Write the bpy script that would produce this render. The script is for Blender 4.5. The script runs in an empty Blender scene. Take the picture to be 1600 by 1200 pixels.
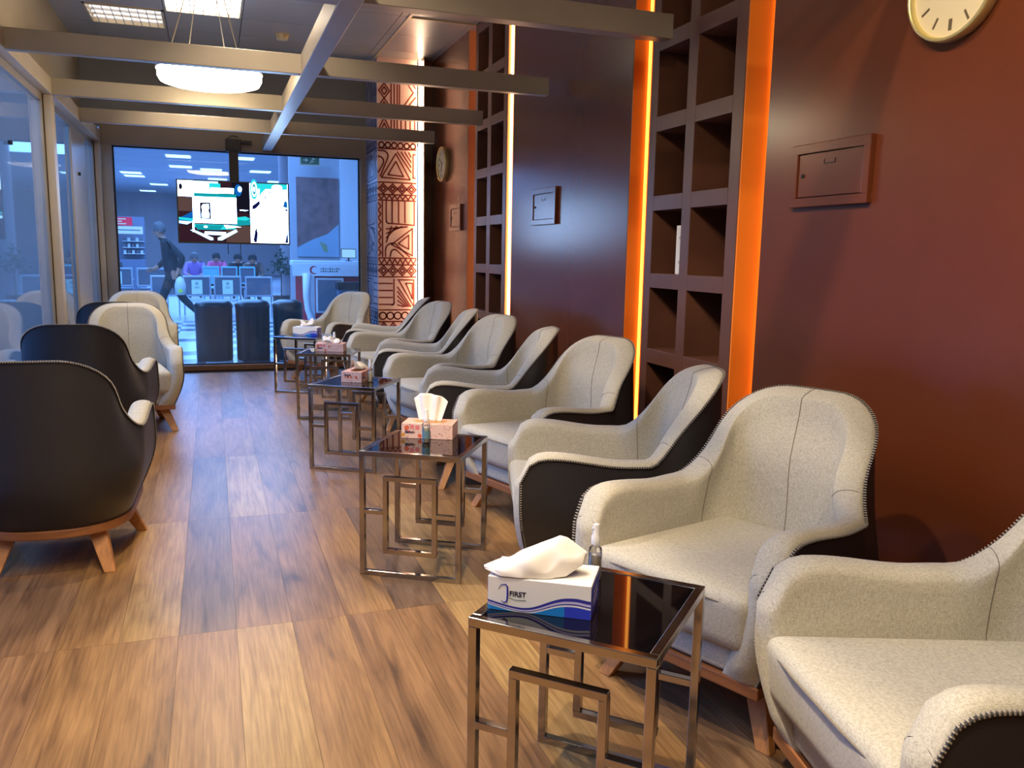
import bpy, bmesh, math, random
from mathutils import Vector, Matrix
random.seed(7)
SC = bpy.context.scene
COL = SC.collection
PI = math.pi

# ---------------------------------------------------------------- camera, world, exposure, lights
def lin(c):
    return tuple(((v/255.0)/12.92 if v/255.0 <= 0.04045 else ((v/255.0+0.055)/1.055)**2.4) for v in c[:3]) + (1.0,)

def setup_camera():
    yaw, pit, rol, f = 0.34174046, 0.15273474, -0.01844583, 1316.146
    cy, sy = math.cos(yaw), math.sin(yaw); cp, sp = math.cos(pit), math.sin(pit); cr, sr = math.cos(rol), math.sin(rol)
    fwd = Vector((sy*cp, cy*cp, -sp)); r0 = Vector((cy, -sy, 0)); d0 = fwd.cross(r0)
    r = r0*cr + d0*sr; d = d0*cr - r0*sr
    m = Matrix((r, -d, -fwd)).transposed().to_4x4()
    m.translation = Vector((0, 0, 1.26))
    cam = bpy.data.cameras.new('camera'); cam.sensor_width = 36; cam.lens = f/1600*36
    cam.clip_start = 0.05; cam.clip_end = 200
    o = bpy.data.objects.new('camera', cam); o.matrix_world = m
    COL.objects.link(o); SC.camera = o
setup_camera()
SC.view_settings.view_transform = 'Standard'
SC.view_settings.look = 'None'
SC.view_settings.gamma = 1.0
SC.view_settings.use_curve_mapping = False
SC.view_settings.exposure = 0.0
W = bpy.data.worlds.new('world'); SC.world = W; W.use_nodes = True
W.node_tree.nodes['Background'].inputs[0].default_value = (0.16, 0.28, 0.60, 1)
W.node_tree.nodes['Background'].inputs[1].default_value = 0.10

def lamp(name, kind, loc, energy, color, size=0.1, target=None, spot=None, blend=0.4, size_y=None):
    l = bpy.data.lights.new(name, kind); l.energy = energy; l.color = color
    if kind == 'AREA':
        l.size = size
        if size_y: l.shape = 'RECTANGLE'; l.size_y = size_y
        else: l.shape = 'DISK'
    elif kind == 'SPOT':
        l.shadow_soft_size = size; l.spot_size = math.radians(spot or 90); l.spot_blend = blend
    else:
        l.shadow_soft_size = size
    o = bpy.data.objects.new(name, l); o.location = loc; COL.objects.link(o)
    if target is not None:
        o.rotation_euler = (Vector(target)-Vector(loc)).to_track_quat('-Z', 'Y').to_euler()
    return o
WARM = (1.0, 0.84, 0.64)
# ceiling downlights of the lounge (fittings above the frame)
lamp('downlight_a', 'SPOT', (0.25, 1.95, 3.05), 190, WARM, 0.03, (0.75, 1.55, 0), 150, 0.9)
lamp('downlight_b', 'SPOT', (0.05, 1.15, 3.05), 165, WARM, 0.03, (1.0, 1.2, 0), 140, 0.9)
lamp('downlight_c', 'SPOT', (-0.1, 0.35, 3.05), 185, WARM, 0.03, (1.1, 1.0, 0.3), 140, 0.9)
lamp('downlight_d', 'SPOT', (0.2, 3.2, 3.05), 130, WARM, 0.05, (0.6, 3.1, 0), 104, 0.8)
lamp('downlight_e', 'SPOT', (0.2, 4.7, 3.05), 120, WARM, 0.05, (0.6, 4.8, 0), 104, 0.8)
lamp('far_fill', 'SPOT', (-0.1, 7.3, 3.05), 190, WARM, 0.05, (0.0, 7.9, 0), 95, 0.9)  # added to lift the dim far end; no fitting here
lamp('room_fill', 'AREA', (0.0, -0.2, 3.0), 60, WARM, 1.6, (0.5, 1.6, 0.3))  # added soft fill, no fitting behind it
# hall lighting, cool against the warm lounge
BLUE = (0.22, 0.48, 1.0)
lamp('hall_light_a', 'AREA', (-1.0, 13.0, 3.7), 850, BLUE, 5.0, (-1.0, 13.0, 0), size_y=5.0)
lamp('hall_light_b', 'AREA', (0.0, 22.0, 3.7), 1700, BLUE, 8.0, (0.0, 22.0, 0), size_y=8.0)
lamp('hall_light_c', 'AREA', (-4.5, 6.0, 3.6), 1300, BLUE, 4.0, (-4.5, 6.0, 0), size_y=7.0)
lamp('hall_light_d', 'AREA', (-2.0, 34.0, 3.7), 2400, BLUE, 8.0, (-2.0, 34.0, 0), size_y=8.0)

# ---------------------------------------------------------------- materials
def new_mat(name):
    m = bpy.data.materials.new(name); m.use_nodes = True
    nt = m.node_tree
    return m, nt, nt.nodes['Principled BSDF']

def mat(name, rgb, rough=0.5, metal=0.0, spec=0.5, noise=0.0, nscale=30.0, bump=0.0, bscale=80.0, aniso=None):
    m, nt, b = new_mat(name)
    c = lin(rgb)
    b.inputs['Base Color'].default_value = c
    b.inputs['Roughness'].default_value = rough
    b.inputs['Metallic'].default_value = metal
    b.inputs['Specular IOR Level'].default_value = spec
    if noise or bump:
        tc = nt.nodes.new('ShaderNodeTexCoord')
        mp = nt.nodes.new('ShaderNodeMapping'); nt.links.new(tc.outputs['Object'], mp.inputs[0])
        if aniso: mp.inputs['Scale'].default_value = aniso
    if noise:
        n = nt.nodes.new('ShaderNodeTexNoise'); n.inputs['Scale'].default_value = nscale; n.inputs['Detail'].default_value = 4
        nt.links.new(mp.outputs[0], n.inputs['Vector'])
        r = nt.nodes.new('ShaderNodeValToRGB')
        r.color_ramp.elements[0].color = tuple(v*(1-noise) for v in c[:3])+(1,)
        r.color_ramp.elements[1].color = tuple(min(1, v*(1+noise)) for v in c[:3])+(1,)
        r.color_ramp.elements[0].position = 0.3; r.color_ramp.elements[1].position = 0.7
        nt.links.new(n.outputs[0], r.inputs[0]); nt.links.new(r.outputs[0], b.inputs['Base Color'])
    if bump:
        n2 = nt.nodes.new('ShaderNodeTexNoise'); n2.inputs['Scale'].default_value = bscale; n2.inputs['Detail'].default_value = 3
        nt.links.new(mp.outputs[0], n2.inputs['Vector'])
        bp = nt.nodes.new('ShaderNodeBump'); bp.inputs['Strength'].default_value = bump; bp.inputs['Distance'].default_value = 0.01
        nt.links.new(n2.outputs[0], bp.inputs['Height']); nt.links.new(bp.outputs[0], b.inputs['Normal'])
    return m

def emit(name, rgb, strength):
    m = bpy.data.materials.new(name); m.use_nodes = True; nt = m.node_tree
    nt.nodes.remove(nt.nodes['Principled BSDF'])
    e = nt.nodes.new('ShaderNodeEmission'); e.inputs[0].default_value = lin(rgb); e.inputs[1].default_value = strength
    nt.links.new(e.outputs[0], nt.nodes['Material Output'].inputs[0])
    return m

def glass(name, tint=(235, 243, 250), refl=1.45, gloss_tint=(255, 255, 255), veil=0.0):
    m = bpy.data.materials.new(name); m.use_nodes = True; nt = m.node_tree
    nt.nodes.remove(nt.nodes['Principled BSDF'])
    t = nt.nodes.new('ShaderNodeBsdfTransparent'); t.inputs[0].default_value = lin(tint)
    g = nt.nodes.new('ShaderNodeBsdfGlossy'); g.inputs['Roughness'].default_value = 0.02; g.inputs[0].default_value = lin(gloss_tint)
    f = nt.nodes.new('ShaderNodeFresnel'); f.inputs[0].default_value = refl
    mx = nt.nodes.new('ShaderNodeMixShader')
    nt.links.new(f.outputs[0], mx.inputs[0]); nt.links.new(t.outputs[0], mx.inputs[1]); nt.links.new(g.outputs[0], mx.inputs[2])
    last = mx
    if veil:      # translucent veil that imitates haze over the pane
        d = nt.nodes.new('ShaderNodeBsdfTranslucent'); d.inputs[0].default_value = (0.8, 0.8, 0.8, 1)
        m2 = nt.nodes.new('ShaderNodeMixShader'); m2.inputs[0].default_value = veil
        nt.links.new(mx.outputs[0], m2.inputs[1]); nt.links.new(d.outputs[0], m2.inputs[2]); last = m2
    nt.links.new(last.outputs[0], nt.nodes['Material Output'].inputs[0])
    return m

def wood_plank(name, light, dark, streak):
    m, nt, b = new_mat(name)
    N = nt.nodes.new; L = nt.links.new
    tc = N('ShaderNodeTexCoord'); oi = N('ShaderNodeObjectInfo')
    add = N('ShaderNodeVectorMath'); add.operation = 'MULTIPLY_ADD'
    add.inputs[1].default_value = (37.0, 91.0, 13.0)
    cmb = N('ShaderNodeCombineXYZ')
    for i in range(3): L(oi.outputs['Random'], cmb.inputs[i])
    L(cmb.outputs[0], add.inputs[0]); L(tc.outputs['Object'], add.inputs[2])
    mp = N('ShaderNodeMapping'); mp.inputs['Scale'].default_value = (1.0, 0.16, 1.0); L(add.outputs[0], mp.inputs[0])
    n1 = N('ShaderNodeTexNoise'); n1.inputs['Scale'].default_value = 9; n1.inputs['Detail'].default_value = 5; n1.inputs['Distortion'].default_value = 1.4
    L(mp.outputs[0], n1.inputs['Vector'])
    mp2 = N('ShaderNodeMapping'); mp2.inputs['Scale'].default_value = (1.0, 0.035, 1.0); L(add.outputs[0], mp2.inputs[0])
    n2 = N('ShaderNodeTexNoise'); n2.inputs['Scale'].default_value = 130; n2.inputs['Detail'].default_value = 2
    L(mp2.outputs[0], n2.inputs['Vector'])
    r1 = N('ShaderNodeValToRGB'); e = r1.color_ramp.elements
    e[0].position = 0.24; e[0].color = lin(streak); e[1].position = 0.62; e[1].color = lin(light)
    q = e.new(0.40); q.color = lin(dark)
    L(n1.outputs[0], r1.inputs[0])
    r2 = N('ShaderNodeValToRGB'); r2.color_ramp.elements[0].position = 0.3; r2.color_ramp.elements[0].color = (0.50, 0.46, 0.42, 1)
    r2.color_ramp.elements[1].position = 0.62; r2.color_ramp.elements[1].color = (1, 1, 1, 1)
    L(n2.outputs[0], r2.inputs[0])
    mx = N('ShaderNodeMixRGB'); mx.blend_type = 'MULTIPLY'; mx.inputs[0].default_value = 0.6
    L(r1.outputs[0], mx.inputs[1]); L(r2.outputs[0], mx.inputs[2])
    # cathedral figure: distorted rings stretched along the board
    mp3 = N('ShaderNodeMapping'); mp3.inputs['Scale'].default_value = (1.0, 0.10, 1.0); L(add.outputs[0], mp3.inputs[0])
    wv = N('ShaderNodeTexWave'); wv.wave_type = 'BANDS'; wv.bands_direction = 'X'; wv.inputs['Scale'].default_value = 11; wv.inputs['Distortion'].default_value = 16; wv.inputs['Detail'].default_value = 3; wv.inputs['Detail Scale'].default_value = 1.3
    L(mp3.outputs[0], wv.inputs['Vector'])
    r3 = N('ShaderNodeValToRGB'); r3.color_ramp.elements[0].position = 0.05; r3.color_ramp.elements[0].color = (0.66, 0.62, 0.58, 1)
    r3.color_ramp.elements[1].position = 0.45; r3.color_ramp.elements[1].color = (1, 1, 1, 1)
    L(wv.outputs[0], r3.inputs[0])
    mx2 = N('ShaderNodeMixRGB'); mx2.blend_type = 'MULTIPLY'; mx2.inputs[0].default_value = 0.38
    L(mx.outputs[0], mx2.inputs[1]); L(r3.outputs[0], mx2.inputs[2])
    L(mx2.outputs[0], b.inputs['Base Color'])
    b.inputs['Roughness'].default_value = 0.36
    bp = N('ShaderNodeBump'); bp.inputs['Strength'].default_value = 0.12; bp.inputs['Distance'].default_value = 0.002
    L(n2.outputs[0], bp.inputs['Height']); L(bp.outputs[0], b.inputs['Normal'])
    return m

def fabric(name, c1, c2):
    m, nt, b = new_mat(name)
    N = nt.nodes.new; L = nt.links.new
    tc = N('ShaderNodeTexCoord')
    mp = N('ShaderNodeMapping'); mp.inputs['Scale'].default_value = (1, 1, 0.22); L(tc.outputs['Object'], mp.inputs[0])
    n1 = N('ShaderNodeTexNoise'); n1.inputs['Scale'].default_value = 420; n1.inputs['Detail'].default_value = 2; L(mp.outputs[0], n1.inputs['Vector'])
    mp2 = N('ShaderNodeMapping'); mp2.inputs['Scale'].default_value = (0.25, 0.25, 1.0); L(tc.outputs['Object'], mp2.inputs[0])
    n2 = N('ShaderNodeTexNoise'); n2.inputs['Scale'].default_value = 520; n2.inputs['Detail'].default_value = 2; L(mp2.outputs[0], n2.inputs['Vector'])
    ad = N('ShaderNodeMath'); ad.operation = 'ADD'; L(n1.outputs[0], ad.inputs[0]); L(n2.outputs[0], ad.inputs[1])
    hf = N('ShaderNodeMath'); hf.operation = 'MULTIPLY'; hf.inputs[1].default_value = 0.5; L(ad.outputs[0], hf.inputs[0])
    r = N('ShaderNodeValToRGB'); r.color_ramp.elements[0].position = 0.34; r.color_ramp.elements[0].color = lin(c1)
    r.color_ramp.elements[1].position = 0.62; r.color_ramp.elements[1].color = lin(c2)
    L(hf.outputs[0], r.inputs[0]); L(r.outputs[0], b.inputs['Base Color'])
    b.inputs['Roughness'].default_value = 0.92; b.inputs['Specular IOR Level'].default_value = 0.2
    b.inputs['Sheen Weight'].default_value = 0.15
    bp = N('ShaderNodeBump'); bp.inputs['Strength'].default_value = 0.18; bp.inputs['Distance'].default_value = 0.002
    L(hf.outputs[0], bp.inputs['Height']); L(bp.outputs[0], b.inputs['Normal'])
    return m

def checker_speckle(name, base, spots, scale):
    m, nt, b = new_mat(name)
    N = nt.nodes.new; L = nt.links.new
    tc = N('ShaderNodeTexCoord')
    v = N('ShaderNodeTexVoronoi'); v.inputs['Scale'].default_value = scale; L(tc.outputs['Object'], v.inputs['Vector'])
    r = N('ShaderNodeValToRGB'); r.color_ramp.interpolation = 'CONSTANT'
    r.color_ramp.elements[0].color = lin(spots); r.color_ramp.elements[1].position = 0.24; r.color_ramp.elements[1].color = lin(base)
    L(v.outputs['Distance'], r.inputs[0]); L(r.outputs[0], b.inputs['Base Color'])
    b.inputs['Roughness'].default_value = 0.6
    return m

M = {}
M['subfloor'] = mat('subfloor', (40, 26, 18), 0.8)
M['plank_light'] = wood_plank('plank_light', (180, 144, 90), (160, 123, 73), (118, 88, 54))
M['plank_tan'] = wood_plank('plank_tan', (164, 124, 77), (144, 106, 65), (100, 73, 46))
M['plank_brown'] = wood_plank('plank_brown', (154, 115, 76), (130, 95, 62), (80, 57, 39))
M['plank_grey'] = wood_plank('plank_grey', (134, 105, 76), (113, 86, 62), (72, 54, 40))
M['wall_brown'] = mat('wall_brown', (94, 46, 24), 0.25, spec=0.5, noise=0.05, nscale=3, bump=0.015, bscale=60)
M['niche_brown'] = mat('niche_brown', (96, 60, 44), 0.4, noise=0.08, nscale=8, bump=0.02, bscale=40)
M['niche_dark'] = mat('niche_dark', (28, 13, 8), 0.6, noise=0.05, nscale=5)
M['orange'] = mat('orange_paint', (250, 136, 34), 0.55)
M['orange_far'] = mat('orange_paint_far', (232, 150, 90), 0.55)
M['led_amber'] = emit('led_amber', (255, 160, 60), 4.0)
M['led_white'] = emit('led_white', (255, 214, 170), 16.0)
M['led_column'] = emit('led_column', (255, 214, 176), 32.0)
M['alu'] = mat('painted_aluminium', (150, 138, 120), 0.36, metal=0.2, noise=0.05, nscale=6)
M['alu_light'] = mat('painted_aluminium_light', (182, 168, 146), 0.4, metal=0.15, noise=0.04, nscale=6)
M['fascia'] = mat('fascia', (132, 116, 98), 0.45, noise=0.05, nscale=4)
M['upper_wall'] = mat('upper_wall', (126, 124, 120), 0.6, noise=0.04, nscale=4)
M['ceiling'] = mat('ceiling_metal', (158, 152, 144), 0.34, metal=0.12, noise=0.08, nscale=5, aniso=(1.5, 18, 1), bump=0.03, bscale=6)
M['ceiling_beige'] = mat('ceiling_beige', (170, 152, 116), 0.42, noise=0.05, nscale=3)
M['trim_light'] = mat('trim_light', (190, 172, 140), 0.4, metal=0.3)
M['dark_trim'] = mat('dark_trim', (34, 30, 28), 0.6)
M['timber'] = mat('timber_sill', (92, 60, 36), 0.5, noise=0.2, nscale=6, aniso=(0.3, 4, 4))
M['gasket'] = mat('gasket', (26, 22, 20), 0.7)
M['glass_far'] = glass('glass_far', (226, 236, 248), 1.35, veil=0.02)
M['glass_left'] = glass('glass_left', (220, 232, 248), 1.3, veil=0.035)
M['louvre'] = mat('louvre', (226, 222, 214), 0.3, metal=0.3)
M['tube_on'] = emit('tube_on', (255, 236, 214), 26.0)
M['tube_dim'] = emit('tube_dim', (236, 230, 232), 2.6)
M['tube_yellow'] = emit('tube_yellow', (255, 242, 170), 2.4)
M['pendant'] = emit('pendant_glow', (255, 234, 196), 28.0)
M['pendant_soft'] = emit('pendant_soft', (255, 236, 200), 9.0)
M['pendant_top'] = mat('pendant_top', (226, 226, 226), 0.4)
M['wire'] = mat('wire', (206, 196, 180), 0.3, metal=0.8)
M['detector'] = mat('detector', (206, 184, 136), 0.5)
M['chrome'] = mat('smoked_chrome', (178, 174, 170), 0.14, metal=1.0, noise=0.06, nscale=12)
M['black_glass'] = mat('black_glass', (9, 7, 9), 0.03, spec=0.9)
M['leather'] = mat('black_leather', (38, 35, 36), 0.42, spec=0.45, bump=0.12, bscale=260)
M['fabric'] = fabric('oatmeal_fabric', (158, 151, 133), (192, 185, 166))
M['fabric_pale'] = fabric('pale_fabric', (166, 150, 130), (206, 192, 170))
M['thread'] = mat('thread', (122, 112, 98), 0.8)
M['piping'] = mat('piping', (40, 36, 34), 0.7)
M['stitch'] = mat('stitch', (150, 140, 124), 0.8)
M['oak'] = mat('oak', (182, 122, 66), 0.42, noise=0.18, nscale=14, aniso=(5, 5, 0.7))
M['oak_frame'] = mat('oak_frame', (138, 86, 48), 0.45, noise=0.15, nscale=12, aniso=(0.8, 4, 4))
M['white_card'] = mat('white_card', (238, 234, 226), 0.5)
M['print_blue'] = mat('print_blue', (46, 44, 150), 0.45)
M['print_sky'] = mat('print_sky', (24, 128, 206), 0.45)
M['print_royal'] = mat('print_royal', (44, 60, 190), 0.45)
M['print_lilac'] = mat('print_lilac', (198, 190, 222), 0.45)
M['print_navy'] = mat('print_navy', (24, 22, 60), 0.5)
M['pink_card'] = checker_speckle('pink_card', (226, 186, 168), (168, 96, 86), 95)
M['pink_top'] = checker_speckle('pink_top', (224, 170, 146), (200, 120, 96), 60)
M['flower'] = mat('flower_print', (214, 96, 60), 0.5)
M['flower_pink'] = mat('flower_pink', (226, 120, 120), 0.5)
M['flower_ochre'] = mat('flower_ochre', (196, 140, 60), 0.5)
M['tissue'] = mat('tissue', (240, 232, 220), 0.85, spec=0.1)
M['spray_plastic'] = mat('spray_plastic', (232, 228, 222), 0.35)
M['spray_clear'] = glass('spray_clear', (246, 244, 238), 1.4)
M['spray_liquid'] = mat('spray_liquid', (238, 232, 218), 0.2, spec=0.6)
M['spray_label'] = mat('spray_label', (96, 128, 140), 0.4)
M['tv_black'] = mat('tv_black', (16, 15, 16), 0.35)
M['bracket'] = mat('bracket_dark', (40, 35, 33), 0.5)
M['clock_face'] = mat('clock_face', (206, 190, 150), 0.45)
M['brass'] = mat('brass', (222, 204, 136), 0.28, metal=0.7)
M['clock_mark'] = mat('clock_mark', (92, 78, 54), 0.5)
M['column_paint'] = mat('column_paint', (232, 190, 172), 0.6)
M['column_side_cool'] = mat('column_side_cool', (150, 146, 160), 0.45)  # cool cast of the screen light put into the side colour
M['print_rust'] = mat('print_rust', (128, 38, 22), 0.6)
M['print_cool'] = mat('print_cool', (62, 58, 84), 0.55)  # side print carries the same cool light in its colour
# hall
M['tile_pale'] = mat('tile_pale', (196, 200, 206), 0.25, noise=0.05, nscale=3)
M['tile_dark'] = mat('tile_dark', (74, 78, 92), 0.25, noise=0.08, nscale=3)
M['hall_floor'] = mat('hall_floor', (150, 154, 164), 0.3, noise=0.15, nscale=1.2)
M['hall_wall'] = mat('hall_wall', (160, 146, 150), 0.6, noise=0.1, nscale=0.7)
M['hall_ceiling'] = mat('hall_ceiling', (170, 174, 184), 0.5, noise=0.08, nscale=0.8)
M['hall_grey'] = mat('hall_grey', (166, 166, 172), 0.55, noise=0.05, nscale=2)
M['hall_white'] = mat('hall_white', (214, 214, 216), 0.5)
M['hall_lamp'] = emit('hall_lamp', (170, 215, 255), 4.0)
M['bench_metal'] = mat('bench_metal', (176, 182, 190), 0.35, metal=0.3)
M['bench_pad'] = mat('bench_pad', (92, 96, 108), 0.5)
M['bench_teal'] = mat('bench_teal', (120, 190, 196), 0.45)
M['paper'] = mat('paper', (214, 232, 212), 0.6)
M['ink'] = mat('ink', (90, 110, 104), 0.6)
M['red_panel'] = mat('red_panel', (178, 44, 52), 0.5)
M['sign_red'] = emit('sign_red', (226, 60, 120), 1.0)
M['sign_white'] = emit('sign_white', (170, 222, 250), 1.3)
M['kiosk'] = mat('kiosk', (96, 104, 124), 0.5)
M['goods_a'] = mat('goods_a', (190, 196, 196), 0.5)
M['goods_b'] = mat('goods_b', (86, 88, 96), 0.5)
M['poster_brown'] = mat('poster_brown', (118, 84, 80), 0.6, noise=0.4, nscale=5)
M['poster_blue'] = mat('poster_blue', (136, 160, 176), 0.6, noise=0.1, nscale=3)
M['poster_green'] = mat('poster_green', (128, 146, 104), 0.6)
M['exit_green'] = emit('exit_green', (40, 96, 104), 0.6)
M['exit_white'] = emit('exit_white', (140, 176, 190), 0.7)
M['bin'] = mat('black_bin', (22, 22, 26), 0.32, spec=0.5, noise=0.1, nscale=3)
M['coat'] = mat('coat', (20, 20, 24), 0.8, noise=0.15, nscale=12)
M['trousers'] = mat('trousers', (24, 24, 30), 0.8)
M['skin'] = mat('skin', (164, 116, 92), 0.55)
M['hair_grey'] = mat('hair_grey', (84, 82, 84), 0.8, noise=0.2, nscale=40)
M['hair_dark'] = mat('hair_dark', (28, 24, 24), 0.8)
M['hi_vis'] = mat('hi_vis', (176, 206, 70), 0.6)
M['bag_pale'] = mat('bag_pale', (186, 192, 186), 0.6)
M['coat_brown'] = mat('coat_brown', (86, 66, 56), 0.8)
M['coat_lilac'] = mat('coat_lilac', (150, 110, 176), 0.8)
M['coat_pink'] = mat('coat_pink', (206, 84, 130), 0.8)
M['plant'] = mat('plant_leaf', (48, 74, 52), 0.6)
M['pot'] = mat('pot', (72, 60, 56), 0.6)

# ---------------------------------------------------------------- mesh helpers
class MB:
    def __init__(s): s.v = []; s.f = []; s.m = []
    def quad(s, pts, mi=0):
        n = len(s.v); s.v += [tuple(p) for p in pts]; s.f.append(tuple(range(n, n+len(pts)))); s.m.append(mi)
    def box(s, x0, x1, y0, y1, z0, z1, mi=0, mtx=None):
        n = len(s.v)
        P = [(x0,y0,z0),(x1,y0,z0),(x1,y1,z0),(x0,y1,z0),(x0,y0,z1),(x1,y0,z1),(x1,y1,z1),(x0,y1,z1)]
        if mtx is not None: P = [tuple(mtx @ Vector(p)) for p in P]
        s.v += P
        for q in ((3,2,1,0),(4,5,6,7),(0,1,5,4),(1,2,6,5),(2,3,7,6),(3,0,4,7)):
            s.f.append(tuple(n+i for i in q)); s.m.append(mi)
    def grid(s, rows, mi=0, close_u=False, flip=False):
        n = len(s.v); R = len(rows); C = len(rows[0])
        for r in rows: s.v += [tuple(p) for p in r]
        for i in range(R-1):
            for j in range(C if close_u else C-1):
                a = n+i*C+j; b = n+i*C+(j+1) % C; c = n+(i+1)*C+(j+1) % C; d = n+(i+1)*C+j
                s.f.append((a,d,c,b) if flip else (a,b,c,d)); s.m.append(mi)
    def tube(s, path, r, n=6, mi=0, closed=False, cap=True):
        path = [Vector(p) for p in path]; rows = []
        K = len(path); up = Vector((0, 0, 1)); prev = None
        for i, p in enumerate(path):
            a = path[(i-1) % K] if (closed or i > 0) else p
            b = path[(i+1) % K] if (closed or i < K-1) else p
            t = (b-a).normalized()
            if prev is None:
                x = t.cross(up)
                if x.length < 1e-3: x = t.cross(Vector((1, 0, 0)))
            else:
                x = prev - t*prev.dot(t)
            x.normalize(); prev = x; y = t.cross(x)
            rr = r[i] if isinstance(r, (list, tuple)) else r
            rows.append([p + x*rr*math.cos(2*PI*k/n) + y*rr*math.sin(2*PI*k/n) for k in range(n)])
        if closed: rows.append(rows[0])
        s.grid(rows, mi, close_u=True)
        if cap and not closed:
            s.quad(list(reversed(rows[0])), mi); s.quad(rows[-1], mi)
    def lathe(s, prof, n=24, mi=0, c=(0, 0, 0)):
        rows = [[(c[0]+r*math.cos(2*PI*k/n), c[1]+r*math.sin(2*PI*k/n), c[2]+z) for k in range(n)] for r, z in prof]
        s.grid(rows, mi, close_u=True)
    def prism(s, pts, z0, z1, mi=0):
        n = len(pts)
        s.quad([(x, y, z1) for x, y in pts], mi); s.quad([(x, y, z0) for x, y in reversed(pts)], mi)
        for i in range(n):
            a = pts[i]; b = pts[(i+1) % n]
            s.quad([(a[0],a[1],z0),(b[0],b[1],z0),(b[0],b[1],z1),(a[0],a[1],z1)], mi)
    def mesh(s, name, mats, smooth=False, angle=None):
        me = bpy.data.meshes.new(name); me.from_pydata(s.v, [], s.f)
        for m in (mats if isinstance(mats, (list, tuple)) else [mats]): me.materials.append(m)
        me.polygons.foreach_set('material_index', s.m)
        bm = bmesh.new(); bm.from_mesh(me)
        bmesh.ops.remove_doubles(bm, verts=bm.verts, dist=1e-5)
        bmesh.ops.recalc_face_normals(bm, faces=bm.faces)
        bm.to_mesh(me); bm.free()
        if smooth:
            me.polygons.foreach_set('use_smooth', [True]*len(me.polygons))
            if angle: me.set_sharp_from_angle(angle=math.radians(angle))
        me.update()
        return me
    def build(s, name, mats, parent=None, smooth=False, bev=0.0, seg=2, angle=None, loc=None, rotz=0.0):
        return link(name, s.mesh(name, mats, smooth, angle), parent, bev, seg, loc, rotz)

def link(name, me, parent=None, bev=0.0, seg=2, loc=None, rotz=0.0):
    o = bpy.data.objects.new(name, me); COL.objects.link(o)
    if parent: o.parent = parent
    if loc: o.location = loc
    if rotz: o.rotation_euler = (0, 0, rotz)
    if bev:
        md = o.modifiers.new('bevel', 'BEVEL'); md.width = bev; md.segments = seg; md.limit_method = 'ANGLE'; md.angle_limit = math.radians(40)
    return o

def bx(name, x0, x1, y0, y1, z0, z1, m, parent=None, bev=0.0, seg=2):
    b = MB(); b.box(x0, x1, y0, y1, z0, z1); return b.build(name, m, parent, bev=bev, seg=seg)

def thing(name, label, cat, loc=(0, 0, 0), rotz=0.0, group=None):
    o = bpy.data.objects.new(name, None); COL.objects.link(o); o.empty_display_size = 0.1
    o.location = loc; o.rotation_euler = (0, 0, rotz)
    tag(o, label, cat, group)
    return o
def tag(o, label, cat, group=None):
    o['label'] = label; o['category'] = cat
    if group: o['group'] = group
    return o
def struct(o): o['kind'] = 'structure'; return o
def stuff(o): o['kind'] = 'stuff'; return o
def children(o): return [c for c in bpy.data.objects if c.parent == o]
def dup(root, loc, rotz=0.0, label=None, kids=None):
    def rec(src, par):
        c = src.copy(); COL.objects.link(c); c.parent = par
        for k in KIDS[src.name]: rec(k, c)
        return c
    KIDS = {}
    for o in bpy.data.objects: KIDS.setdefault(o.name, [])
    for o in bpy.data.objects:
        if o.parent: KIDS[o.parent.name].append(o)
    r = rec(root, None); r.location = loc; r.rotation_euler = (0, 0, rotz)
    if label: r['label'] = label
    return r
def sstep(a, b, x):
    t = max(0.0, min(1.0, (x-a)/(b-a))); return t*t*(3-2*t)

# ---------------------------------------------------------------- the setting
XW = 2.15          # front of the brown wall
ZC = 3.15          # ceiling
ZB, ZT = 2.27, 2.38  # beams
YW = 9.35          # far window

def build_floor():
    fl = struct(bx('floor', -1.10, 2.5, -2.2, 9.42, -0.05, -0.008, M['subfloor']))
    pw, pl = 0.181, 1.255
    b = MB(); g = 0.0004
    b.box(-pw/2+g, pw/2-g, -pl/2+g, pl/2-g, -0.008, 0.0)
    protos = {k: b.mesh('plank_'+k, M['plank_'+k]) for k in ('light', 'tan', 'brown', 'grey')}
    T = {'l': 'light', 't': 'tan', 'b': 'brown', 'g': 'grey'}
    # tone of each board, columns counted from x = 0.038
    fixed = {
        0: {1: 'l', 2: 'b', 3: 'l', 4: 't', 5: 'g'}, -1: {1: 't', 2: 'g', 3: 'g', 4: 'b', 5: 'b'},
        -2: {1: 't', 2: 'l', 3: 't', 4: 't', 5: 'b'}, -3: {1: 't', 2: 't', 3: 't', 4: 'b', 5: 'g'},
        -4: {1: 'b', 2: 'b', 3: 't'}, -5: {1: 'g', 2: 'b'}, -6: {1: 'g', 2: 'g'},
        1: {1: 't', 2: 'b', 3: 'b', 4: 'b', 5: 'b'}, 2: {1: 'b', 2: 't', 3: 'b', 4: 'b'},
        3: {1: 'b', 2: 'g', 3: 'b', 4: 'g'}, 4: {1: 'l', 2: 'l', 3: 't'}, 5: {1: 't', 2: 't', 3: 'b'},
    }
    for c in range(-6, 13):
        for r in range(-3, 7):
            y0 = 2.82 + (r-2)*pl; y1 = y0+pl
            x0 = 0.038 + c*pw; x1 = x0+pw
            if y0 >= 9.3: continue
            y1 = min(y1, 9.31); y0 = max(y0, -2.2)
            if y1 <= y0: continue
            x1 = min(x1, 2.30); x0 = max(x0, -1.08)
            if x1-x0 < 0.02: continue
            k = fixed.get(c, {}).get(r) or random.choice('ttbbbbg')
            o = link('plank', protos[T[k]], fl)
            o.location = ((x0+x1)/2, (y0+y1)/2, 0); o.scale = ((x1-x0)/pw, (y1-y0)/pl, 1)
build_floor()

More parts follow.
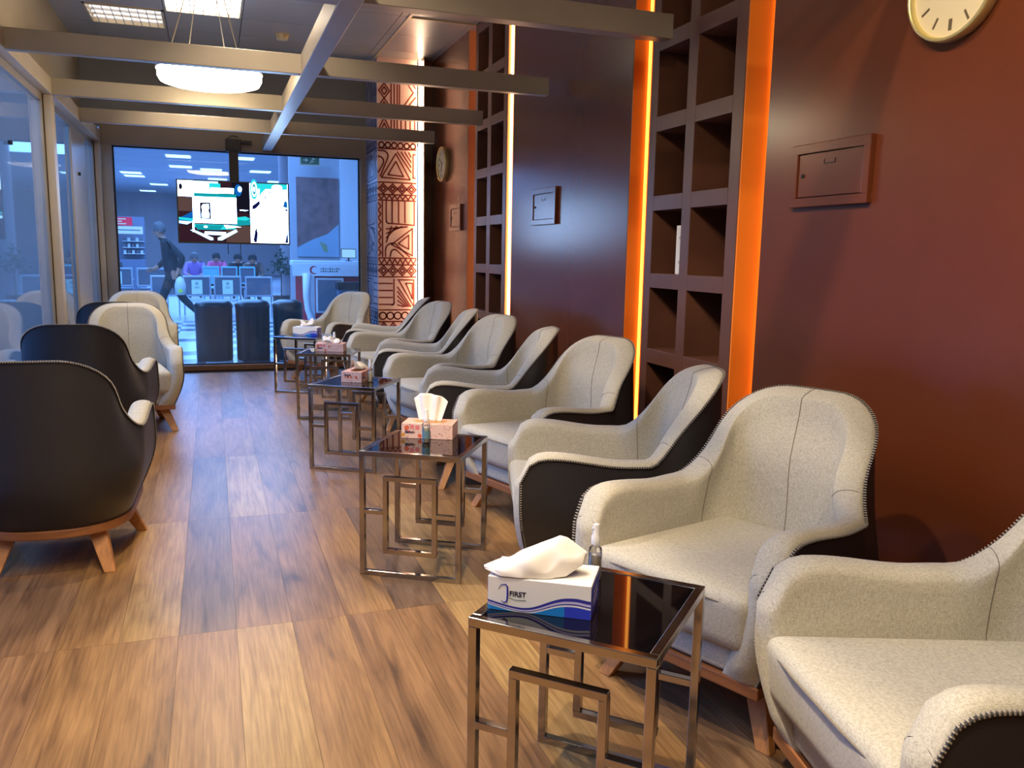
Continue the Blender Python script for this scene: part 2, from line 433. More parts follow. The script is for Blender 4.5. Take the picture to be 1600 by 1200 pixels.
def build_ceiling():
    ce = struct(bx('ceiling', -1.14, 2.5, -2.2, 9.35, ZC+0.075, ZC+0.12, M['dark_trim']))
    b = MB(); b.box(-0.297, 0.297, -0.297, 0.297, 0, 0.012)
    me = b.mesh('ceiling_panel', M['ceiling'])
    for i in range(-1, 6):
        for k in range(-16, 4):
            x0, x1 = -0.897+0.6*i, -0.297+0.6*i; y0, y1 = 7.0975+0.595*k, 7.6925+0.595*k
            if (i, k) in ((0, 1), (1, 0)): continue
            if (i, k) == (2, -1): y0 = 6.93
            x0 = max(x0, -1.14); x1 = min(x1, 2.22); y0 = max(y0, -2.2); y1 = min(y1, 9.34)
            if x1-x0 < 0.03 or y1-y0 < 0.03 or x1-x0 <= 0.004: continue
            o = link('ceiling_panel', me, ce); o.location = ((x0+x1)/2, (y0+y1)/2, ZC); o.scale = ((x1-x0)/0.6, (y1-y0)/0.6, 1)
    
    struct(bx('wall_left', -1.20, -1.14, -2.2, 9.35, 2.385, ZC+0.02, M['ceiling_beige']))
    struct(bx('trim_1', 1.565, 1.59, -2.2, 9.3, ZC-0.012, ZC, M['trim_light']))
    struct(bx('trim_2', 1.59, 2.14, 7.08, 7.11, ZC-0.012, ZC, M['trim_light']))
build_ceiling()

def build_walls():
    # brown wall: panels between recessed channels
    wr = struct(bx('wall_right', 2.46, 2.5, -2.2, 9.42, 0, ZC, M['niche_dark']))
    for y0, y1 in ((-2.2, 3.0), (4.21, 6.12), (7.31, 9.35)):
        bx('wall_panel', XW, 2.46, y0, y1, 0, ZC, M['wall_brown'], wr, bev=0.002)
    # skirting
    for i, (y0, y1) in enumerate(((-2.2, 2.99), (4.22, 6.11), (7.32, 9.35))):
        struct(bx('baseboard_right', XW-0.014, XW, y0, y1, 0, 0.07, M['niche_dark']))
    struct(bx('wall_back', -1.2, 2.5, -2.35, -2.2, 0, ZC, M['wall_brown']))
    # far end: head, jambs, sill and the wall above the beams
    struct(bx('wall_far', -1.2, 2.5, 9.36, 9.46, 2.42, ZC, M['upper_wall']))
    struct(bx('trim_3', -0.985, 1.60, 9.28, 9.40, 2.245, 2.44, M['fascia'], bev=0.003))
    struct(bx('trim_4', -0.98, -0.885, 9.28, 9.40, 0.0, 2.245, M['alu'], bev=0.003))
    struct(bx('trim_5', 1.53, 1.60, 9.28, 9.40, 0.0, 2.245, M['alu'], bev=0.003))
    struct(bx('trim_6', -0.885, 1.53, 9.27, 9.41, 0.0, 0.055, M['timber'], bev=0.004))
    w = struct(bx('window_1', -0.885, 1.53, 9.345, 9.357, 0.055, 2.245, M['glass_far']))
    b = MB()
    for q in ((-0.885, -0.872, 0.055, 2.245), (1.517, 1.53, 0.055, 2.245), (-0.872, 1.517, 2.232, 2.245), (-0.872, 1.517, 0.055, 0.066)):
        b.box(q[0], q[1], 9.335, 9.365, q[2], q[3])
    b.build('glazing_bead', M['gasket'], w)
    # left glass partition: posts, rail, sills and panes
    struct(bx('trim_7', -1.09, -0.98, -2.2, 9.35, ZB, ZT, M['alu_light'], bev=0.003))
    struct(bx('trim_8', -1.085, -0.985, 6.62, 6.73, 0, ZB, M['alu_light'], bev=0.003))
    for i, y in enumerate((9.30, 4.1, 1.6, -0.9)):
        struct(bx('trim_%d' % (9+i), -1.085, -0.985, y-0.05, y+0.05, 0, ZB, M['alu_light'], bev=0.003))
    struct(bx('trim_13', -1.09, -0.98, -2.2, 9.3, 0, 0.06, M['timber'], bev=0.003))
    spans = ((-2.2, -0.95), (-0.85, 1.55), (1.65, 4.05), (4.15, 6.62), (6.73, 9.25))
    for i, (y0, y1) in enumerate(spans):
        w = struct(bx('window_%d' % (2+i), -1.066, -1.056, y0+0.035, y1-0.035, 0.08, 2.23, M['glass_left']))
        b = MB()
        for q in ((y0, y0+0.04, 0.06, ZB), (y1-0.04, y1, 0.06, ZB), (y0+0.04, y1-0.04, ZB-0.05, ZB), (y0+0.04, y1-0.04, 0.06, 0.1)):
            b.box(-1.078, -1.04, q[0], q[1], q[2], q[3])
        b.build('window_frame', M['alu'], w, bev=0.002)
        for yy in (y0, y1):
            bx('gasket', -1.045, -1.034, yy-0.004, yy+0.004, 0.06, ZB, M['gasket'], w)
    # metal door leaf with a lock beyond the post, and lock studs on the glass
    d = struct(bx('door_1', -1.05, -1.03, 7.75, 8.55, 0.06, ZB-0.06, M['alu'], bev=0.002))
    k = MB(); k.tube([(-1.03, 8.05, 1.86), (-1.012, 8.05, 1.86)], 0.014, 12); k.build('lock', M['gasket'], d, smooth=True, angle=40)
    k = MB(); k.tube([(-1.056, 5.55, 1.83), (-1.035, 5.55, 1.83)], 0.013, 12)
    tag(k.build('glass_lock', M['gasket'], smooth=True, angle=40), 'small black lock stud on the left glass pane near the photo edge', 'lock')
build_walls()

def build_beams():
    n = 20
    for y0, y1 in ((3.66, 3.74), (5.22, 5.28), (6.62, 6.68), (7.90, 7.96)):
        struct(bx('trim_%d' % n, -0.985, 2.07 if y0 < 7 else 2.0, y0, y1, ZB, ZT, M['alu'], bev=0.003)); n += 1
    for y0 in (2.2, 0.7):
        struct(bx('trim_%d' % n, -0.985, 2.07, y0, y0+0.07, ZB, ZT, M['alu'], bev=0.003)); n += 1
    struct(bx('trim_%d' % n, 0.525, 0.62, -2.2, 9.28, ZB-0.004, ZT+0.002, M['alu'], bev=0.003))
build_beams()

# ---------------------------------------------------------------- niche towers with lit channels
def niche(name_label, y0, y1, frames, ymid, xf, led, paint, led_y, ledgap):
    """y0..y1 front width; frames = (far stile, near stile) ; cells between"""
    t = thing('niche_shelf', name_label, 'shelf', (xf, (y0+y1)/2, 0))
    def B(nm, xa, xb, ya, yb, za, zb, m, bev=0.0):
        return bx(nm, xa-xf, xb-xf, ya-(y0+y1)/2, yb-(y0+y1)/2, za, zb, m, t, bev)
    D = 0.305
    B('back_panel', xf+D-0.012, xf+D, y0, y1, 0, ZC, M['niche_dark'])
    for a, c in (frames[0], ymid, frames[1]):
        B('stile', xf, xf+D-0.012, a, c, 0, ZC, M['niche_brown'], 0.002)
    gaps = ((frames[1][1], ymid[0]), (ymid[1], frames[0][0]))
    z = 0.0; k = 0
    while k < 9:
        zc = 0.355 + 0.392*k
        for a, c in gaps:
            B('shelf', xf, xf+D-0.012, a, c, zc-0.037, zc+0.037, M['niche_brown'], 0.0015)
        k += 1
    # painted side cheek that faces the room and the strip beside it
    B('side_cheek', xf+0.004, xf+D, y0-0.006, y0, 0, ZC, paint)
    return t

def channel(y0, y1, paint, led_mat, label, led_x, led_w):
    t = thing('light_channel', label, 'light', (2.29, (y0+y1)/2, 0))
    yc = (y0+y1)/2
    bx('channel_back', -0.004, 0.005, y0-yc, y1-yc, 0, ZC, paint, t)
    bx('side_cheek', XW+0.002-2.29, -0.004, y1-yc-0.006, y1-yc-0.001, 0, ZC, paint, t)
    o = bx('led_strip', led_x-2.29, led_x-2.29+0.012, y1-yc-0.022, y1-yc-0.007, 0, ZC-0.01, led_mat, t)
    return t

niche('near brown niche tower of dark open cells between the two bright orange strips', 3.18, 4.0,
      ((3.93, 4.0), (3.18, 3.26)), (3.565, 3.645), XW, None, M['orange'], 0, 0)
niche('far brown niche tower of dark open cells behind the middle armchairs', 6.27, 7.10,
      ((7.03, 7.10), (6.27, 6.35)), (6.655, 6.75), XW, None, M['orange_far'], 0, 0)
channel(3.0, 3.174, M['orange'], M['led_amber'], 'orange lit channel on the near side of the near niche tower', 2.275, 0.01)
channel(4.0, 4.21, M['orange'], M['led_amber'], 'orange lit channel on the far side of the near niche tower', 2.235, 0.01)
channel(6.12, 6.264, M['orange_far'], M['led_white'], 'white glowing channel on the near side of the far niche tower', 2.175, 0.012)
channel(7.10, 7.31, M['orange_far'], M['led_amber'], 'dim orange channel on the far side of the far niche tower', 2.265, 0.01)

# white device standing in a cell
def device():
    t = thing('white_box', 'slim white plastic box standing in a cell of the near niche tower', 'box', (2.215, 3.74, 1.139))
    b = MB(); b.box(-0.02, 0.02, -0.035, 0.035, 0, 0.24)
    b.build('body', M['white_card'], t, bev=0.004)
    for z in (0.06, 0.18):
        k = MB(); k.tube([(-0.022, -0.002, z), (-0.019, -0.002, z)], 0.007, 10); k.build('screw', M['wire'], t)
device()
bpy.data.objects['white_box'].location = (2.20, 3.70, 1.176)

# ---------------------------------------------------------------- access panels and clocks
def access_panel(y0, y1, z0, z1, label, lock_side):
    yc = (y0+y1)/2; zc = (z0+z1)/2
    t = thing('access_panel', label, 'panel', (XW, yc, zc))
    h = (z1-z0)/2; w = (y1-y0)/2; f = 0.034
    b = MB()
    b.box(-0.022, 0, -w, w, h-f, h); b.box(-0.022, 0, -w, w, -h, -h+f)
    b.box(-0.022, 0, -w, -w+f, -h+f, h-f); b.box(-0.022, 0, w-f, w, -h+f, h-f)
    b.build('frame', M['wall_brown'], t, bev=0.003)
    bx('door', -0.016, 0, -w+f+0.004, w-f-0.004, -h+f+0.004, h-f-0.004, M['wall_brown'], t, bev=0.001)
    k = MB(); k.tube([(-0.021, w-f-0.03, 0), (-0.014, w-f-0.03, 0)], 0.008, 10); k.build('lock', M['gasket'], t)
    k = MB(); hz = h*0.42
    k.box(-0.018, -0.0158, -0.03, 0.03, hz-0.012, hz-0.010); k.box(-0.018, -0.0158, -0.03, -0.028, hz-0.010, hz+0.005); k.box(-0.018, -0.0158, 0.028, 0.03, hz-0.010, hz+0.005)
    k.build('pull_slot', M['niche_dark'], t)
access_panel(2.385, 2.80, 1.457, 1.690, 'brown electrical panel nearest the camera, under the near wall clock', 1)
access_panel(5.21, 5.65, 1.462, 1.706, 'brown electrical panel on the middle wall between the two niche towers', 1)
access_panel(7.47, 7.83, 1.466, 1.702, 'brown electrical panel below the far wall clock', 1)

def clock(y, z, r, label, hands):
    t = thing('wall_clock', label, 'clock', (XW, y, z))
    m = Matrix.Rotation(-PI/2, 4, 'Y')
    def tr(b): b.v = [tuple(m @ Vector(p)) for p in b.v]; return b
    b = MB(); b.lathe([(r*0.97, 0.0), (r, 0.01), (r, 0.034), (r*0.985, 0.042), (r*0.955, 0.044), (r*0.925, 0.040), (r*0.915, 0.028), (r*0.905, 0.022)], 48)
    tr(b).build('rim', M['brass'], t, smooth=True)
    b = MB(); b.quad([(r*0.92*math.cos(2*PI*k/48), r*0.92*math.sin(2*PI*k/48), 0.024) for k in range(48)])
    tr(b).build('dial', M['clock_face'], t)
    for k in range(12):
        a = 2*PI*k/12; b = MB()
        b.box(r*0.60, r*0.80, -0.0035 if k % 3 else -0.006, 0.0035 if k % 3 else 0.006, 0.024, 0.0255, mtx=Matrix.Rotation(a, 4, 'Z'))
        tr(b).build('hour_mark', M['clock_mark'], t)
    for a, l, wd in hands:
        b = MB(); b.box(-0.015, r*l, -wd, wd, 0.027, 0.029, mtx=Matrix.Rotation(math.radians(a), 4, 'Z'))
        tr(b).build('hand', M['clock_mark'], t)
clock(2.09, 2.085, 0.165, 'round brass rimmed wall clock cut by the top edge above the near panel', ((40, 0.45, 0.004), (100, 0.6, 0.003)))
clock(8.10, 2.105, 0.165, 'round pale wall clock on the far stretch of brown wall', ((150, 0.45, 0.004), (60, 0.62, 0.003)))

# ---------------------------------------------------------------- printed column
def strokes(b, lines, w, mi=0):
    for ln in lines:
        for (a, c) in zip(ln[:-1], ln[1:]):
            d = Vector((c[0]-a[0], c[1]-a[1])); L = d.length
            if L < 1e-6: continue
            d /= L; n = Vector((-d.y, d.x))*w/2; e = d*w*0.3
            A = Vector(a)-e; C = Vector(c)+e
            b.quad([(A.x+n.x, 0, A.y+n.y), (A.x-n.x, 0, A.y-n.y), (C.x-n.x, 0, C.y-n.y), (C.x+n.x, 0, C.y+n.y)], mi)

def pattern_lines(wd):
    L = []
    def hl(z): L.append([(0, z), (wd, z)])
    def tri(pts): L.append(pts+[pts[0]])
    def diamonds(z0, z1, n, u0=0.0, u1=None):
        u1 = wd if u1 is None else u1
        zc = (z0+z1)/2; h = (z1-z0)/2; s = (u1-u0)/n
        for k in range(n):
            c = u0+s*(k+0.5)
            tri([(c-s*0.5, zc), (c, zc+h), (c+s*0.5, zc), (c, zc-h)])
            tri([(c-s*0.24, zc), (c, zc+h*0.5), (c+s*0.24, zc), (c, zc-h*0.5)])
    def teeth(z0, z1, n):
        s = wd/n
        for k in range(n): L.append([(k*s, z1), (k*s+s*0.5, z0), ((k+1)*s, z1)])
    def arc(cx, cz, r, a0, a1, n=8):
        return [(cx+r*math.cos(math.radians(a0+(a1-a0)*i/n)), cz+r*math.sin(math.radians(a0+(a1-a0)*i/n))) for i in range(n+1)]
    def circles(zc, r, n):
        s = wd/n
        for k in range(n): L.append(arc(s*(k+0.5), zc, r, 0, 360, 14))
    def block_a(z0, z1):      # hooks, nested triangle, hatch
        h = z1-z0
        L.append([(0, z1-0.02*h), (0.12*wd, z1-0.02*h)] + arc(0.12*wd, z1-0.2*h, 0.18*h, 90, -10, 6) + [(0.05*wd, z0+0.12*h)])
        L.append([(0, z1-0.2*h)] + arc(0.02*wd, z1-0.38*h, 0.16*h, 90, -30, 5) + [(0, z0+0.25*h)])
        tri([(0.08*wd, z0+0.08*h), (0.46*wd, z1-0.10*h), (0.84*wd, z0+0.04*h)])
        tri([(0.25*wd, z0+0.18*h), (0.46*wd, z1-0.36*h), (0.66*wd, z0+0.14*h)])
        for k in range(4): L.append([(0.50*wd+0.10*wd*k, z1-0.04*h), (0.86*wd, z0+0.30*h+0.17*h*k)])
        L.append([(wd*0.98, z1-0.1*h), (wd*0.92, z1-0.1*h), (wd*0.92, z0+0.1*h), (wd*0.98, z0+0.1*h)])
    def block_b(z0, z1):      # comb over mirrored triangle and arcs
        h = z1-z0; zm = z0+0.56*h
        for k in range(7): L.append([(0.0, zm-0.55*h+k*0.14*h), (0.06*wd, zm-0.49*h+k*0.14*h), (0.0, zm-0.43*h+k*0.14*h)])
        L.append([(0.10*wd, z0), (0.10*wd, z1)])
        L.append([(0.20*wd, z1), (0.20*wd, zm+0.08*h)] + arc(0.26*wd, zm+0.08*h, 0.05*wd, 180, 270, 4) + [(0.95*wd, zm+0.02*h), (0.95*wd, z1)])
        for k in range(3): L.append([(0.36*wd+0.17*wd*k, z1), (0.36*wd+0.17*wd*k, zm+0.06*h)])
        tri([(0.34*wd, z0+0.22*h), (0.90*wd, zm-0.04*h), (0.90*wd, z0+0.02*h)])
        tri([(0.52*wd, z0+0.24*h), (0.80*wd, zm-0.16*h), (0.80*wd, z0+0.14*h)])
        for k in range(4): L.append([(0.20*wd, zm-0.06*h-0.08*h*k), (0.20*wd+0.14*wd*(4-k), zm-0.01*h)])
        L.append([(0.18*wd, z0)] + arc(0.36*wd, z0+0.12*h, 0.18*wd, 180, 60, 5) + [(0.82*wd, z0-0.0*h)])
        L.append([(0.30*wd, z0)] + arc(0.42*wd, z0+0.06*h, 0.10*wd, 180, 60, 5) + [(0.66*wd, z0)])
    def block_c(z0, z1):      # sideways comb, hatch, triangle
        h = z1-z0
        for k in range(4): L.append([(0, z0+0.1*h+0.25*h*k), (0.36*wd, z0+0.1*h+0.25*h*k)])
        L.append([(0.40*wd, z1), (0.40*wd, z0+0.16*h)] + arc(0.34*wd, z0+0.16*h, 0.06*wd, 0, -90, 4))
        for k in range(5): L.append([(0.50*wd, z0+0.72*h-0.16*h*k), (0.50*wd+(0.36-0.05*k)*wd, z0+0.02*h)])
        L.append([(0.50*wd, z1-0.02*h), (0.94*wd, z1-0.02*h)]); L.append([(0.94*wd, z1-0.02*h), (0.94*wd, z0+0.02*h), (0.54*wd, z1-0.06*h)])
        L.append([(0.72*wd, z1-0.14*h), (0.90*wd, z1-0.14*h), (0.90*wd, z0+0.3*h), (0.72*wd, z1-0.14*h)])
    def block_d(z0, z1):      # vertical diamonds and bars
        h = z1-z0; n = max(1, round(h/0.16)); s = h/n
        for k in range(n):
            zc = z0+s*(k+0.5)
            tri([(0.02*wd, zc), (0.16*wd, zc+s/2), (0.30*wd, zc), (0.16*wd, zc-s/2)]); tri([(0.09*wd, zc), (0.16*wd, zc+s*0.25), (0.23*wd, zc), (0.16*wd, zc-s*0.25)])
        for u in (0.34, 0.42, 0.50): L.append([(u*wd, z0), (u*wd, z1)])
        if h > 0.3:
            tri([(0.56*wd, z0+0.02), (0.56*wd, z1-0.02), (0.92*wd, (z0+z1)/2)]); L.append([(0.62*wd, z1), (0.98*wd, z0+0.6*h)]); L.append([(0.62*wd, z0), (0.98*wd, z0+0.4*h)])
        else:
            for k in range(4): L.append([(0.60*wd+k*0.12*wd, z0), (0.60*wd+k*0.12*wd, z1)])
    block_d(2.62, 3.05); block_d(2.36, 2.58)
    hl(2.355); circles(2.315, 0.026, 6); hl(2.281)
    block_a(1.975, 2.265); hl(1.952)
    diamonds(1.842, 1.938, 4); hl(1.832); teeth(1.785, 1.826, 7); hl(1.776)
    block_b(1.215, 1.765)
    hl(1.200); teeth(1.140, 1.190, 7); hl(1.132); diamonds(1.022, 1.124, 4); hl(1.010)
    block_c(0.70, 0.985)
    hl(0.672); circles(0.612, 0.036, 5); hl(0.552)
    diamonds(0.43, 0.54, 4); hl(0.42); block_b(0.0, 0.40)
    return L

def printed_column():
    x0, x1, y0, y1 = 1.59, 1.995, 8.60, 9.26
    t = thing('printed_column', 'square column printed with rust red tribal geometry beside the far window', 'column', ((x0+x1)/2, (y0+y1)/2, 0))
    cx, cyy = (x0+x1)/2, (y0+y1)/2
    b = MB(); b.box(x0-cx, x1-cx, y0-cyy, y1-cyy, 0, ZC)
    sh = b.mesh('shaft', [M['column_paint'], M['column_side_cool']])
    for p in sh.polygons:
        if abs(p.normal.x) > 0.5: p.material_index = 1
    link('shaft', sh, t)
    b = MB(); strokes(b, pattern_lines(x1-x0-0.02), 0.0145)
    b.v = [(v[0]+x0+0.01-cx, y0-cyy-0.0012, v[2]) for v in b.v]
    stuff(b.build('front_print', M['print_rust'], t))
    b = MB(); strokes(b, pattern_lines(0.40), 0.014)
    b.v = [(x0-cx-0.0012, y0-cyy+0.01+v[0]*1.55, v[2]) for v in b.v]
    stuff(b.build('side_print', M['print_cool'], t))
    l = thing('led_profile', 'vertical white glowing light strip along the printed column edge', 'light', (2.012, 8.585, 0))
    bx('shield_fin', 0.010, 0.030, -0.16, 0.03, 0, ZC-0.01, M['wall_brown'], l)  # fin added beside the strip to keep its light off the wall
    bx('diffuser', -0.012, 0.008, -0.050, -0.030, 0, ZC-0.015, M['led_column'], l)
    struct(bx('trim_40', 2.026, XW, 8.60, 8.66, 0, ZC, M['wall_brown']))
printed_column()

# ---------------------------------------------------------------- ceiling fittings
def troffer(x0, x1, y0, y1, tubes, label, ncx, ncy):
    cx, cy = (x0+x1)/2, (y0+y1)/2
    t = thing('ceiling_light', label, 'light', (cx, cy, ZC))
    w, d = (x1-x0)/2, (y1-y0)/2
    b = MB()
    b.box(-w, w, -d, -d+0.018, -0.008, 0.07); b.box(-w, w, d-0.018, d, -0.008, 0.07)
    b.box(-w, -w+0.018, -d, d, -0.008, 0.07); b.box(w-0.018, w, -d, d, -0.008, 0.07)
    b.build('frame', M['trim_light'], t)
    bx('reflector', -w+0.018, w-0.018, -d+0.018, d-0.018, 0.06, 0.065, M['louvre'], t)
    for k in range(1, ncx): bx('louvre_blade', -w+2*w*k/ncx-0.003, -w+2*w*k/ncx+0.003, -d+0.018, d-0.018, -0.005, 0.006, M['louvre'], t)
    for k in range(1, ncy): bx('louvre_blade', -w+0.018, w-0.018, -d+2*d*k/ncy-0.003, -d+2*d*k/ncy+0.003, -0.005, 0.006, M['louvre'], t)
    for k in range(4):
        y = -d+2*d*(k+0.5)/4
        b = MB(); b.tube([(-w+0.03, y, 0.026), (w-0.03, y, 0.026)], 0.012, 8); b.build('tube', tubes, t, smooth=True)
    return t
troffer(-0.893, -0.301, 7.697, 8.283, M['tube_dim'], 'dim square louvred ceiling light at upper left above the beams', 9, 4)
troffer(-0.293, 0.299, 7.102, 7.688, M['tube_on'], 'bright square louvred ceiling light right over the pendant wires', 6, 5)
troffer(0.307, 0.899, 6.507, 6.925, M['tube_yellow'], 'yellowish ceiling light cut by the top edge left of the long beam', 4, 4)

def pendant():
    t = thing('pendant_lamp', 'large glowing white drum pendant hanging between the ceiling beams', 'lamp', (0.03, 5.93, 2.29))
    b = MB(); b.lathe([(0.0, 0.0), (0.26, 0.0), (0.30, 0.012), (0.315, 0.04), (0.315, 0.085), (0.30, 0.105)], 48)
    b.build('diffuser', M['pendant'], t, smooth=True, angle=50)
    b = MB(); b.lathe([(0.30, 0.1055), (0.0, 0.108)], 48); b.build('top_diffuser', M['pendant_soft'], t, smooth=True, angle=30)
    b = MB(); b.lathe([(0.316, 0.078), (0.322, 0.079), (0.322, 0.09), (0.316, 0.091)], 48); b.build('rim', M['pendant_top'], t, smooth=True, angle=30)
    b = MB(); b.lathe([(0.0, 0.825), (0.055, 0.825), (0.06, 0.868), (0, 0.874)], 24); b.build('canopy', M['pendant_top'], t, smooth=True, angle=40)
    for dx, dy in ((-0.25, -0.12), (-0.15, 0.2), (0.12, 0.22), (0.19, -0.1)):
        b = MB(); b.tube([(dx*0.14, dy*0.14, 0.83), (dx, dy, 0.106)], 0.0035, 6); b.build('suspension_wire', M['wire'], t)
pendant()

def detector():
    t = thing('smoke_detector', 'small cream round smoke detector on the dark ceiling', 'detector', (0.655, 8.10, ZC))
    b = MB(); b.lathe([(0.0, -0.045), (0.045, -0.045), (0.052, -0.035), (0.058, -0.012), (0.062, 0.0)], 24); b.build('body', M['detector'], t, smooth=True, angle=40)
    b = MB(); b.lathe([(0.064, -0.01), (0.066, 0.0), (0.0, 0.0)], 24); b.build('base', M['detector'], t)
detector()

# ---------------------------------------------------------------- television
def television():
    X0, X1, Z0, Z1, Y = -0.30, 0.765, 1.322, 1.928, 9.10
    W_, H_ = X1-X0, Z1-Z0
    t = thing('television', 'flat screen television glowing cyan and white before the far window', 'television', ((X0+X1)/2, Y, (Z0+Z1)/2))
    bx('casing', -W_/2, W_/2, 0.0, 0.05, -H_/2, H_/2, M['tv_black'], t, bev=0.005)
    bx('bezel', -W_/2-0.006, W_/2+0.006, -0.004, 0.012, -H_/2-0.010, H_/2+0.006, M['tv_black'], t, bev=0.002)
    cols = {'bg': ((74, 44, 58), 0.5), 'brown': ((116, 88, 84), 0.6), 'white': ((166, 204, 255), 13.0), 'cyan': ((40, 206, 214), 1.25), 'teal': ((24, 178, 190), 0.8),
            'blue': ((20, 110, 206), 0.8), 'navy': ((36, 38, 104), 0.5), 'dark': ((34, 32, 50), 0.5), 'pale': ((160, 214, 250), 3.2)}
    names = list(cols); mats = [emit('screen_'+k, *cols[k]) for k in names]
    b = MB(); lay = [0]
    def P(c, pts):
        lay[0] += 1
        y = -0.0045 - 0.00006*lay[0]
        b.quad([(-W_/2+0.008+(W_-0.016)*u, y, H_/2-0.006-(H_-0.012)*v) for u, v in pts], names.index(c))
    def Rr(c, u0, u1, v0, v1): P(c, [(u0, v1), (u1, v1), (u1, v0), (u0, v0)])
    def C(c, u, v, ru, rv, n=20): P(c, [(u+ru*math.cos(2*PI*k/n), v+rv*math.sin(2*PI*k/n)) for k in range(n)])
    Rr('bg', 0, 1, 0, 1); Rr('dark', .48, .65, 0, .5); Rr('brown', .42, .65, .72, 1); Rr('brown', 0, .12, .27, .5)
    Rr('white', 0, .30, 0, .26); Rr('pale', .14, .36, .0, .20); Rr('cyan', .28, .38, .03, .12); Rr('white', .29, .50, .10, .19)
    C('blue', .54, .13, .034, .10); C('pale', .555, .11, .02, .05); C('dark', .025, .10, .016, .05)
    Rr('teal', .14, .52, .20, .26); Rr('white', .125, .52, .255, .69); Rr('pale', .30, .50, .30, .66)
    Rr('dark', .19, .285, .35, .62); P('white', [(.203, .60), (.27, .60), (.272, .53), (.262, .48), (.272, .43), (.268, .375), (.215, .38), (.203, .42), (.21, .48), (.203, .54)])
    P('blue', [(0, .62), (.125, .50), (.125, .68), (0, .72)]); P('cyan', [(0, .60), (.125, .62), (.125, .66), (.0, .64)]); P('pale', [(0, .66), (.125, .67), (.07, .72), (0, .70)])
    P('teal', [(.52, .60), (.65, .62), (.65, .70), (.52, .72)]); P('cyan', [(.52, .58), (.60, .56), (.65, .60), (.60, .63), (.52, .62)])
    P('cyan', [(.13, .71), (.52, .71), (.50, .78), (.30, .80), (.14, .76)]); P('teal', [(.14, .72), (.40, .72), (.36, .80), (.16, .80)]); C('pale', .235, .75, .02, .02)
    P('white', [(.40, .71), (.56, .74), (.42, .77)])
    Rr('white', .118, .134, .66, .84)
    P('pale', [(.095, .81), (.125, .80), (.30, .93), (.30, .97), (.27, .97)]); P('pale', [(.34, .97), (.38, .97), (.525, .82), (.51, .78), (.34, .93)]); Rr('white', .225, .415, .83, .88)
    P('white', [(.55, .45), (.63, .455), (.60, .47), (.55, .465)])
    Rr('white', .645, .66, 0, 1); Rr('white', .66, 1, 0, 1); Rr('cyan', .66, .995, .0, .09); C('white', .90, .06, .05, .05)
    C('cyan', .685, .10, .036, .17); C('white', .687, .10, .026, .125); C('teal', .687, .10, .018, .09); C('white', .687, .10, .008, .045)
    P('navy', [(.665, .38), (.73, .29), (.74, .34), (.70, .42), (.665, .44)]); P('cyan', [(.74, .0), (.80, .08), (.75, .17), (.735, .24)])
    P('blue', [(.955, .36), (.97, .27), (.995, .30), (.995, .40), (.955, .38)]); P('navy', [(.97, .42), (.995, .41), (.995, .46), (.975, .445)])
    P('navy', [(.80, .125), (.855, .13), (.83, .15)]); C('navy', .79, .23, .006, .025); C('navy', .905, .27, .006, .025)
    P('navy', [(.67, .95), (.685, .80), (.70, .74), (.71, .85), (.70, .99), (.675, .99)]); P('navy', [(.965, .99), (.985, .84), (.995, .82), (.995, .99)])
    b.build('screen', mats, t)
    # mast and bracket up to the window head
    bx('mast', -0.035, 0.055, 0.055, 0.105, H_/2-0.25, H_/2+0.40, M['bracket'], t, bev=0.004)
    bx('mast_collar', -0.065, 0.085, 0.045, 0.125, H_/2+0.30, H_/2+0.42, M['bracket'], t, bev=0.006)
    bx('wall_plate', -0.02, 0.19, 0.12, 0.178, H_/2+0.39, H_/2+0.42, M['bracket'], t)
    b = MB(); b.tube([(-0.05, 0.09, H_/2+0.42), (0.0, 0.10, H_/2+0.46), (0.06, 0.14, H_/2+0.455)], 0.004, 6); b.build('loose_cable', M['gasket'], t)
    for x in (0.0, 0.12):
        b = MB(); b.tube([(x-0.07, 0.03, -H_/2), (x-0.07, 0.03, -H_/2-0.10), (x-0.068, 0.03, -H_/2-0.115)], 0.004, 6); b.build('dangling_cable', M['gasket'], t)
television()

